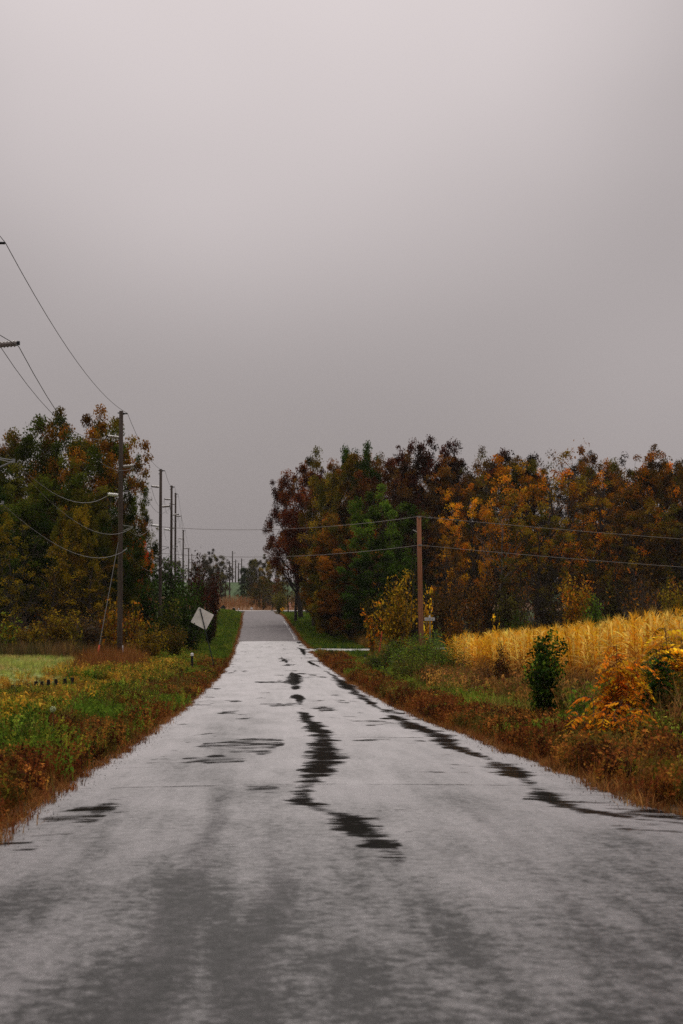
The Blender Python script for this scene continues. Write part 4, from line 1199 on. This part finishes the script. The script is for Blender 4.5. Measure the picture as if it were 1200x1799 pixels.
# ------------------------------------------------------------------ corn
def corn_mesh(seed):
    r = np.random.default_rng(seed)
    H = 2.0
    v, f, own, rn = [], [], [], []

    def addq(pts, val):
        o_ = len(v)
        v.extend(pts); rn.extend([val] * len(pts))
        return o_
    k = 4
    for i, (z, ra) in enumerate(((-.1, .014), (H * .55, .012), (H, .006))):
        for q in range(k):
            an = q * math.pi / 2
            v.append((math.cos(an) * ra + .02 * i, math.sin(an) * ra, z)); rn.append(.3)
    for i in range(2):
        for q in range(k): f.append((i * k + q, i * k + (q + 1) % k, (i + 1) * k + (q + 1) % k, (i + 1) * k + q))
    for j in range(24):
        z0 = .2 + (H - .25) * j / 23
        az = j * math.pi + r.normal() * .7 + seed
        u_ = j / 23; L = r.uniform(.45, .78) * (1 - .45 * u_); el = r.uniform(.6, 1.0) + .42 * u_; w = r.uniform(.014, .026)
        d = np.array((math.cos(az), math.sin(az))); sd = np.array((-d[1], d[0]))
        val = r.random(); tw = r.normal() * .8
        droop = r.uniform(.6, 1.5) * (1.15 - .75 * u_)
        ring = []
        for t in (0, .25, .5, .75, 1):
            out = L * t * math.cos(el) + L * .35 * t * t
            up = L * (math.sin(el) * t - droop * t * t * .95)
            ww = w * (1 - t ** 2.2) * (.6 + .4 * min(1, t * 5)) + .003
            cx_, cy_ = d * out; a = tw * t
            sx, sy = sd * ww * math.cos(a); sz_ = ww * math.sin(a)
            ring.append(((cx_ - sx, cy_ - sy, z0 + up - sz_), (cx_ + sx, cy_ + sy, z0 + up + sz_)))
        o_ = len(v)
        for a_, b__ in ring: v.extend((a_, b__)); rn.extend((val, val))
        for q in range(4): f.append((o_ + 2 * q, o_ + 2 * q + 1, o_ + 2 * q + 3, o_ + 2 * q + 2))
    for j in range(7):                                   # tassel
        az = j * 2.4; t0 = np.array((.04, 0, H)); e = t0 + np.array((math.cos(az) * .1, math.sin(az) * .1, r.uniform(.16, .3)))
        o_ = len(v); v.extend((tuple(t0), tuple(t0 + np.array((.012, 0, 0))), tuple(e))); rn.extend((.6,) * 3); f.append((o_, o_ + 1, o_ + 2))
    o_ = len(v)                                           # the ear, hanging in its husk
    for (z, ra) in ((.95, .015), (.87, .035), (.72, .012)):
        for q in range(4): v.append((.07 + math.cos(q * 1.57) * ra + (1 - z) * .12, math.sin(q * 1.57) * ra, z)); rn.append(.9)
    for i in range(2):
        for q in range(4): f.append((o_ + i * 4 + q, o_ + i * 4 + (q + 1) % 4, o_ + (i + 1) * 4 + (q + 1) % 4, o_ + (i + 1) * 4 + q))
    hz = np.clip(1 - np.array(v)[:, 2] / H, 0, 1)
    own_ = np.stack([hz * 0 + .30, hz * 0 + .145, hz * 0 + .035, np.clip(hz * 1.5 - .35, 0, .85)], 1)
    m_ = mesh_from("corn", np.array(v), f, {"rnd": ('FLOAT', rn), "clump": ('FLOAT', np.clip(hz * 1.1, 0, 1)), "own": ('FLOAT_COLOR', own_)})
    return m_


CORN = [corn_mesh(s) for s in range(6)]
CORN_A, CORN_B = (.80, .41, .026), (.90, .62, .13)


def corn_ok(x, y): return (x > 8.6 + .25 * math.sin(y * .3)) and y < 80 - (x - 8.6) * -.25 and y > 27


corn_pts = []
row = 0
for x in np.arange(8.7, 44, .76):
    y = 30 + (x - 8.7) * 1.2 if x < 30 else 52
    yend = 79 + (x - 8.7) * .45
    while y < yend:
        corn_pts.append((x + rng.normal() * .05, y, row)); y += rng.uniform(.2, .36)
    row += 1
corn_pts = np.array(corn_pts)
order = np.argsort(corn_pts[:, 2] * 1000 + corn_pts[:, 1])
near = [i for i in range(len(corn_pts)) if corn_pts[i, 2] < 2]
near = near[:298]
near_set = set(near)
for m_ in CORN: m_.materials.append(M_CORN)
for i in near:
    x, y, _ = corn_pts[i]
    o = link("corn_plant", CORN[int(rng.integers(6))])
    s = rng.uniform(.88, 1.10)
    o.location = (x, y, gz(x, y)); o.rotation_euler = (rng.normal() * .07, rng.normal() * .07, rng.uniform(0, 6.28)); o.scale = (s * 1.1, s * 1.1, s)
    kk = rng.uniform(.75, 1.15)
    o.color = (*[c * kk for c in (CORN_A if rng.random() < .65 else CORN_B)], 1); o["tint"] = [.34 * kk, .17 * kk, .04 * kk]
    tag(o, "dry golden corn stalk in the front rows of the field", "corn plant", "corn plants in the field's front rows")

# ------------------------------------------------------------------ ground cover (scattered tufts)
_tuft_objs = {}


def hidden_obj(mesh, nm):
    if mesh.name not in _tuft_objs:
        _tuft_objs[mesh.name] = bpy.data.objects.new(nm, mesh)
    return _tuft_objs[mesh.name]


def scatter(name, meshes, pts, scale, cols, label=None, tilt=.12, cat=None):
    """One stuff object: points with a plant instanced on each."""
    n_ = len(pts)
    m_ = bpy.data.meshes.new(name)
    m_.vertices.add(n_); m_.vertices.foreach_set("co", np.asarray(pts, np.float32).ravel())
    a = m_.attributes.new("sc", 'FLOAT', 'POINT'); a.data.foreach_set("value", np.asarray(scale, np.float32))
    rot = np.stack([rng.normal(size=n_) * tilt, rng.normal(size=n_) * tilt, rng.uniform(0, 6.28, n_)], 1)
    a = m_.attributes.new("rot", 'FLOAT_VECTOR', 'POINT'); a.data.foreach_set("vector", rot.astype(np.float32).ravel())
    a = m_.attributes.new("col", 'FLOAT_COLOR', 'POINT'); a.data.foreach_set("color", np.concatenate([cols, np.ones((n_, 1))], 1).astype(np.float32).ravel())
    a = m_.attributes.new("pick", 'INT', 'POINT'); a.data.foreach_set("value", rng.integers(0, len(meshes), n_).astype(np.int32))
    o = link(name, m_)
    ng = bpy.data.node_groups.new(name, 'GeometryNodeTree')
    ng.interface.new_socket("Geometry", in_out='INPUT', socket_type='NodeSocketGeometry')
    ng.interface.new_socket("Geometry", in_out='OUTPUT', socket_type='NodeSocketGeometry')
    N, L = ng.nodes, ng.links
    gi, go = N.new("NodeGroupInput"), N.new("NodeGroupOutput")
    iop = N.new("GeometryNodeInstanceOnPoints")
    jn = N.new("GeometryNodeJoinGeometry")
    for ms in reversed(meshes):
        oi = N.new("GeometryNodeObjectInfo"); oi.inputs["Object"].default_value = hidden_obj(ms, name + "_plant"); oi.inputs["As Instance"].default_value = True
        L.new(oi.outputs["Geometry"], jn.inputs[0])

    def na(nm, ty):
        q = N.new("GeometryNodeInputNamedAttribute"); q.data_type = ty; q.inputs["Name"].default_value = nm
        return q.outputs["Attribute"]
    L.new(gi.outputs[0], iop.inputs["Points"]); L.new(jn.outputs[0], iop.inputs["Instance"])
    iop.inputs["Pick Instance"].default_value = True
    L.new(na("pick", 'INT'), iop.inputs["Instance Index"])
    e2r = N.new("FunctionNodeEulerToRotation"); L.new(na("rot", 'FLOAT_VECTOR'), e2r.inputs[0])
    L.new(e2r.outputs[0], iop.inputs["Rotation"]); L.new(na("sc", 'FLOAT'), iop.inputs["Scale"])
    L.new(iop.outputs[0], go.inputs[0])
    md = o.modifiers.new("scatter", 'NODES'); md.node_group = ng
    return tag(o, label, cat, None, 'stuff')


def blades(seed, n_, h, spread, w, curve=.5, own=None):
    r = np.random.default_rng(seed)
    v, f, rn = [], [], []
    for i in range(n_):
        az = r.uniform(0, 6.28); b0 = r.normal(size=2) * spread
        d = np.array((math.cos(az), math.sin(az))); sd = np.array((-d[1], d[0]))
        hh = h * r.uniform(.55, 1.15); cv = curve * r.uniform(.2, 1.3) * hh
        o_ = len(v)
        for t, ww in ((0, 1), (.5, .8), (1, .08)):
            c = b0 + d * cv * t * t
            v += [(*(c - sd * w * ww / 2), hh * (t - .25 * t * t * curve) - .02), (*(c + sd * w * ww / 2), hh * (t - .25 * t * t * curve) - .02)]
        f += [(o_, o_ + 1, o_ + 3, o_ + 2), (o_ + 2, o_ + 3, o_ + 5, o_ + 4)]
        rn += [r.random()] * 6
    m_ = mesh_from("grass_blades", np.array(v), f, {"rnd": ('FLOAT', rn)}); m_.materials.append(M_TUFT)
    return m_


def leafy(seed, nstem, h, spread, nleaf, ls, asp=.6, tip=None):
    """Upright stems with leaves; tip: colour of flower or seed bits at the top."""
    r = np.random.default_rng(seed)
    v, f, rn, own = [], [], [], []
    for s in range(nstem):
        b0 = np.append(r.normal(size=2) * spread, -.02); hh = h * r.uniform(.6, 1.1)
        lean = np.append(r.normal(size=2) * .18 * h, hh)
        o_ = len(v); q = .004
        v += [tuple(b0 + (-q, 0, 0)), tuple(b0 + (q, 0, 0)), tuple(b0 + lean + (q * .5, 0, 0)), tuple(b0 + lean - (q * .5, 0, 0))]
        f.append((o_, o_ + 1, o_ + 2, o_ + 3)); rn += [.4] * 4; own += [(0, 0, 0, 0)] * 4
        for k in range(nleaf):
            t = .15 + .85 * (k + r.random()) / nleaf
            c = b0 + lean * t
            az = k * 2.4 + r.normal() * .5
            a = np.array((math.cos(az), math.sin(az), r.normal() * .45 - .05)); a /= np.linalg.norm(a)
            sd = np.array((-math.sin(az), math.cos(az), r.normal() * .3))
            L = ls * r.uniform(.6, 1.3) * (1.15 - .4 * t)
            o_ = len(v)
            v += [tuple(c), tuple(c + a * L * .5 + sd * L * asp * .5 + (0, 0, .02)), tuple(c + a * L - (0, 0, .25 * L)), tuple(c + a * L * .5 - sd * L * asp * .5 + (0, 0, .02))]
            f.append((o_, o_ + 1, o_ + 2, o_ + 3)); rn += [r.random()] * 4; own += [(0, 0, 0, 0)] * 4
        if tip is not None:
            for k in range(6):
                c = b0 + lean + r.normal(size=3) * .035
                o_ = len(v); z = .014
                v += [tuple(c + (-z, 0, 0)), tuple(c + (0, -z, .006)), tuple(c + (z, 0, 0)), tuple(c + (0, z, .01))]
                f.append((o_, o_ + 1, o_ + 2, o_ + 3)); rn += [.5] * 4; own += [(*tip, 1)] * 4
    m_ = mesh_from("weed_leaves", np.array(v), f, {"rnd": ('FLOAT', rn), "own": ('FLOAT_COLOR', own)}); m_.materials.append(M_TUFT)
    return m_


def spikes(seed, nstem, h, spread, nb):
    """Dock-like upright seed stalks set with small ragged bits."""
    r = np.random.default_rng(seed)
    v, f, rn = [], [], []
    for s in range(nstem):
        b0 = np.append(r.normal(size=2) * spread, -.02); lean = np.append(r.normal(size=2) * .2 * h, h * r.uniform(.55, 1.15))
        o_ = len(v); q = .004
        v += [tuple(b0 + (-q, 0, 0)), tuple(b0 + (q, 0, 0)), tuple(b0 + lean)]; f.append((o_, o_ + 1, o_ + 2)); rn += [.3] * 3
        for k in range(nb):
            c = b0 + lean * (.2 + .8 * r.random()) + np.append(r.normal(size=2) * .022, 0)
            L = r.uniform(.010, .028); a = r.normal(size=3); a /= np.linalg.norm(a); bb = np.cross(a, r.normal(size=3)); bb /= np.linalg.norm(bb)
            o_ = len(v); v += [tuple(c - a * L), tuple(c + bb * L * .5), tuple(c + a * L), tuple(c - bb * L * .5)]
            f.append((o_, o_ + 1, o_ + 2, o_ + 3)); rn += [r.random()] * 4
    for i in range(10):
        az = r.uniform(0, 6.28); b0 = r.normal(size=2) * spread * 1.2
        d = np.array((math.cos(az), math.sin(az))); sd = np.array((-d[1], d[0])) * .005
        hh = h * r.uniform(.5, 1.0); o_ = len(v)
        v += [(*(b0 - sd), -.02), (*(b0 + sd), -.02), (*(b0 + d * .25 * hh), hh)]; f.append((o_, o_ + 1, o_ + 2)); rn += [r.random()] * 3
    m_ = mesh_from("dock_bits", np.array(v), f, {"rnd": ('FLOAT', rn)}); m_.materials.append(M_TUFT)
    return m_


GRASS = [blades(s, 22, .34, .07, .012) for s in range(3)]
DRYG = [blades(10 + s, 20, .22, .08, .010, .7) for s in range(2)]
TALL = [blades(20 + s, 22, .85, .12, .012, .35) for s in range(3)]
WEED = [leafy(30 + s, 7, .42, .10, 9, .075) for s in range(4)]
WEEDS = [leafy(40 + s, 8, .30, .10, 8, .055) for s in range(3)]
DOCK = [spikes(50 + s, 9, .34, .09, 22) for s in range(4)]
FLOW = [leafy(60 + s, 6, .5, .10, 6, .05, tip=(.5, .48, .34)) for s in range(2)]


def field(y0, y1, dens_near, dens_far, dmin, dmax, side, sel=None, ypow=1.0):
    """Random points beside the road; d is the distance from the road edge. Density falls with distance."""
    out = []
    ysteps = np.arange(y0, y1, 2.0)
    for yy in ysteps:
        t = min(1, max(0, (yy - 20) / 80)) ** .6
        dens = dens_near * (1 - t) + dens_far * t
        n_ = rng.poisson(dens * 2.0 * (dmax - dmin))
        if not n_: continue
        y = yy + rng.random(n_) * 2; d = dmin + rng.random(n_) * (dmax - dmin)
        e = edge_r(y) if side > 0 else edge_l(y)
        x = e + side * d
        out.append(np.stack([x, y, d], 1))
    a = np.concatenate(out)
    if side > 0:
        a = a[~((np.abs(a[:, 1] - 147.6) < 4.2))]
    if sel is not None: a = a[sel(a[:, 0], a[:, 1], a[:, 2])]
    return a


def pickcol(pal, n_, jit=.25, w=None):
    pal = np.array(pal); i = rng.choice(len(pal), n_, p=w)
    return np.clip(pal[i] * (1 + rng.normal(size=(n_, 1)) * jit), .004, 1)


def put(name, meshes, a, smin, smax, pal, label, jit=.3, tilt=.12):
    z = ground_z(a[:, 0], a[:, 1])
    far = 1 + np.clip((a[:, 1] - 60) / 160, 0, 1) * .7
    s = rng.uniform(smin, smax, len(a)) * far * (.7 + .7 * fbm(a[:, 0] * .9, a[:, 1] * .5, 33, 2))
    low = (a[:, 0] < -4.6) & (a[:, 1] > 24) & (a[:, 1] < 60)          # the weeds stay short in front of the pasture
    s = np.where(low, s * .5, s)
    pl_ = np.array(pal)
    q = np.clip((fbm(a[:, 0] * .8, a[:, 1] * .45, len(pal) * 7 + len(a) % 13, 3) - .5) * 2.0 + .5 + rng.normal(size=len(a)) * .24, 0, .999)
    c = np.clip(pl_[(q * len(pl_)).astype(int)] * (1 + rng.normal(size=(len(a), 1)) * jit), .004, 1)
    return scatter(name, meshes, np.stack([a[:, 0], a[:, 1], z], 1), s, c, label, tilt)


REDB = [(.19, .064, .017), (.26, .095, .022), (.07, .026, .012), (.36, .15, .028), (.13, .10, .02)]
GREENS = [(.11, .19, .02), (.17, .25, .026), (.05, .09, .014), (.27, .28, .028)]
GOLDS = [(.54, .33, .03), (.20, .20, .022), (.42, .25, .03), (.24, .12, .022), (.62, .40, .06), (.10, .07, .015), (.30, .30, .03), (.46, .24, .03)]
RUST = [(.24, .105, .028), (.30, .14, .04), (.18, .07, .02)]


def nsel(sc, seed, lo, hi, ay=.4):
    return lambda x, y, d: (lambda q: (q > lo) & (q < hi))(fbm(x * sc, y * sc * ay, seed, 3))


def pebble(seed):
    r = np.random.default_rng(seed)
    v = np.array([(-1, 0, 0), (1, 0, 0), (0, -1, 0), (0, 1, 0), (0, 0, .8), (0, 0, -.5)]) * r.uniform(.6, 1.2, (6, 1)) * .03
    m_ = mesh_from("pebble", v, [(0, 2, 4), (2, 1, 4), (1, 3, 4), (3, 0, 4), (2, 0, 5), (1, 2, 5), (3, 1, 5), (0, 3, 5)], {"rnd": ('FLOAT', r.random(6))})
    m_.materials.append(M_TUFT)
    return m_


PEB = [pebble(70 + s) for s in range(3)]
for sd, nm in ((-1, "left"), (1, "right")):
    a_ = field(8, 75, 130, 20, -.5, .25, sd)
    a_ = a_[rng.random(len(a_)) < np.clip((a_[:, 2] + .6) / .55, 0, 1) ** 2]
    z_ = roadz(a_[:, 1]) + .0
    scatter("edge_gravel", PEB, np.stack([a_[:, 0], a_[:, 1], z_], 1), rng.uniform(.12, .5, len(a_)) ** 1.3, pickcol([(.20, .18, .17), (.12, .10, .09), (.14, .07, .03)], len(a_), .3), "loose gravel and crumbs along the %s road edge" % nm, .5)
    put("bent_stems", TALL, field(9, 70, 2.2, 1.5, .4, 3.2, sd), .35, .75, [(.30, .17, .06), (.16, .08, .03), (.22, .2, .05)], "long bent dry stems in the %s verge" % nm, tilt=.45)
# fringe at the road edges
for sd, nm in ((-1, "left"), (1, "right")):
    put("dry_grass_fringe", DRYG, field(8, 290, 46, 14, -.12, .45, sd), .35, .95, RUST + [(.34, .17, .05)], "short rusty dry grass fringe along the %s road edge" % nm)
# red-brown dock
put("dock_weeds", DOCK, field(9, 110, 27, 12, .15, 2.1, -1, lambda x, y, d: fbm(x * .6, y * .25, 5, 3) > .38 + .12 * np.clip(d - .6, 0, 1.5)), .7, 1.25, REDB, "dense red brown weeds along the left road edge")
put("dock_weeds", DOCK, field(9, 130, 32, 13, .2, 2.0, 1, lambda x, y, d: fbm(x * .6, y * .25, 6, 3) > .36 + .16 * np.clip(d - .9, 0, 2)), .75, 1.35, REDB, "dense red brown weeds along the right road edge")
# green leafy weeds
put("green_weeds", WEEDS, field(9, 120, 26, 12, .2, 2.6, -1, lambda x, y, d: fbm(x * .6, y * .25, 5, 3) < .56), .7, 1.25, GREENS + [(.12, .05, .014)], "mixed low green weeds of the left verge")
put("green_weeds", WEED, field(9, 120, 18, 10, 1.6, 4.2, -1), .7, 1.2, GREENS + [(.28, .2, .03)], "leafy green weeds of the left verge")
put("yellow_weeds", WEED, field(12, 92, 22, 14, 2.0, 6.2, -1, lambda x, y, d: (fbm(x * .35, y * .2, 9, 3) > .36) & ((d < 3.3) | (rng.random(len(x)) < .22))), .75, 1.3, GOLDS, "yellowing leafy weeds of the left verge")
put("green_weeds", WEEDS, field(9, 120, 26, 12, .5, 5.0, 1, lambda x, y, d: fbm(x * .6, y * .25, 6, 3) < .42 + .12 * np.clip(d - .8, 0, 3)), .7, 1.25, GREENS + [(.14, .07, .016), (.2, .14, .02)], "mixed green weeds of the right verge")
put("brown_weeds", WEED, field(14, 110, 15, 10, 2.4, 8.5, 1, lambda x, y, d: x < 8.9), .9, 2.0, [(.16, .07, .02), (.34, .18, .04), (.08, .08, .014), (.16, .16, .02), (.45, .24, .05)], "brown and olive weeds in front of the corn")
put("light_grass", GRASS, field(12, 60, 26, 12, 1.5, 3.8, 1, nsel(.5, 14, .44, 1)), 1.1, 1.8, [(.26, .34, .04), (.34, .40, .06), (.16, .24, .03), (.3, .22, .05)], "light green grass tufts of the right verge")
put("white_flowers", FLOW, field(38, 62, 1.6, 1.6, 2.2, 4.4, 1, nsel(.5, 15, .45, 1)), .7, 1.1, [(.07, .08, .02)], "pale flowering weeds of the right verge")
put("dry_stems", TALL, field(16, 80, 9, 6, 2.4, 9.0, 1, lambda x, y, d: x < 9.4), .6, 1.25, [(.26, .15, .05), (.16, .08, .025), (.34, .2, .07)], "dry grass stems in front of the corn")
put("orange_weeds", WEEDS, field(14, 50, 7, 5, 1.4, 4.5, 1, nsel(.6, 18, .52, 1)), .8, 1.3, [(.42, .17, .025), (.5, .30, .03), (.28, .11, .02)], "orange turning weeds of the right verge")
put("bright_weeds", WEED, field(20, 110, 7, 7, 1.8, 6.0, 1, nsel(.4, 19, .5, 1)), .8, 1.4, [(.20, .28, .03), (.30, .32, .04), (.14, .22, .02)], "bright green weeds of the right verge")
# left: pasture, rust grass, golden strip, far verges
pa = np.stack([rng.uniform(-34, -6.0, 16000), rng.uniform(49, 108, 16000), np.zeros(16000)], 1)
pa = pa[(pa[:, 0] > -.155 * pa[:, 1] - 3) & (pa[:, 0] < -6.4 - (pa[:, 1] > 84) * .8)]
put("pasture_grass", GRASS, pa, .35, .7, [(.40, .44, .10), (.48, .47, .13), (.30, .37, .08), (.54, .42, .15)], "short pale green pasture grass")
ra = np.stack([rng.normal(-6.8, .6, 600), rng.normal(79, 4.0, 600), np.zeros(600)], 1)
put("rust_grass", TALL, ra, .7, 1.15, RUST, "tall rust coloured grass round the nearest pole")
ra = field(46, 66, 2, 2.5, 4.0, 5.6, -1)
put("rust_grass", TALL, ra, .25, .55, RUST + [(.4, .23, .06)] * 2, "tawny grass between the fence posts and the verge")
ra = np.stack([rng.uniform(-19, -6.8, 1300), rng.uniform(96, 106, 1300), np.zeros(1300)], 1)
put("rust_grass", TALL, ra, .4, 1.15, [(.14, .09, .04), (.26, .15, .05), (.10, .07, .03), (.10, .10, .03)], "tall tawny grass at the back of the pasture")
ga = field(84, 150, 16, 16, 3.1, 5.2, -1)
put("golden_grass", GRASS, ga, .6, 1.0, [(.46, .24, .035), (.38, .19, .03), (.5, .3, .06)], "strip of golden grass left of the green verge")
va = field(80, 300, 16, 16, .3, 3.4, -1)
put("verge_grass", GRASS, va, .6, 1.05, GREENS + [(.05, .11, .016)], "green grass of the far left verge")
va = field(84, 300, 12, 10, .3, 6.5, 1)
put("verge_grass", GRASS, va, .5, .9, GREENS + [(.08, .15, .02), (.05, .12, .018)], "green grass of the far right verge")
ga = field(120, 200, 6, 6, 5, 9, 1)
put("golden_grass", TALL, ga, .6, 1.0, [(.3, .17, .04), (.22, .14, .03)], "tawny grass at the foot of the roadside wood")
# corn beyond the front rows
rest = np.array([p for i, p in enumerate(corn_pts) if i not in near_set])
CORN2 = []
for m_ in CORN:
    c2 = m_.copy(); c2.materials.clear(); c2.materials.append(M_CORN2); CORN2.append(c2)
z = ground_z(rest[:, 0], rest[:, 1])
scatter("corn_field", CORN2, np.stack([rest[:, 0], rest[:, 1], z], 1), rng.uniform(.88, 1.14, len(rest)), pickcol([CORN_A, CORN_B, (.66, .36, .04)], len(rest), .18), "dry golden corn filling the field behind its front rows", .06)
fx, fy = np.meshgrid(np.arange(-75, 30, 1.1), np.arange(408, 505, 3.2))
fx = fx.ravel() + rng.normal(size=fx.size) * .2; fy = fy.ravel() + rng.normal(size=fy.size) * .5
scatter("far_corn_field", CORN2, np.stack([fx, fy, ground_z(fx, fy)], 1), rng.uniform(1.0, 1.3, len(fx)), pickcol([(.30, .155, .07), (.24, .12, .055)], len(fx), .2), "brown ripe cornfield beyond the far crossroad", .06)

# ------------------------------------------------------------------ haze
hz_m = bpy.data.materials.new("haze_air"); hz_m.use_nodes = True
hn = hz_m.node_tree.nodes; hn.clear()
ho = hn.new("ShaderNodeOutputMaterial"); pv = hn.new("ShaderNodeVolumePrincipled")
pv.inputs["Color"].default_value = (.93, .91, .90, 1); pv.inputs["Density"].default_value = .00006
pv.inputs["Anisotropy"].default_value = 0.0
pv.inputs["Density Attribute"].default_value = ""; pv.inputs["Temperature Attribute"].default_value = ""
hz_m.cycles.homogeneous_volume = True
hz_m.node_tree.links.new(pv.outputs[0], ho.inputs["Volume"])
HB = MB().box((0, 1950, 16), (8400, 4300, 60))
tag(HB.build("haze", hz_m), kind='stuff')
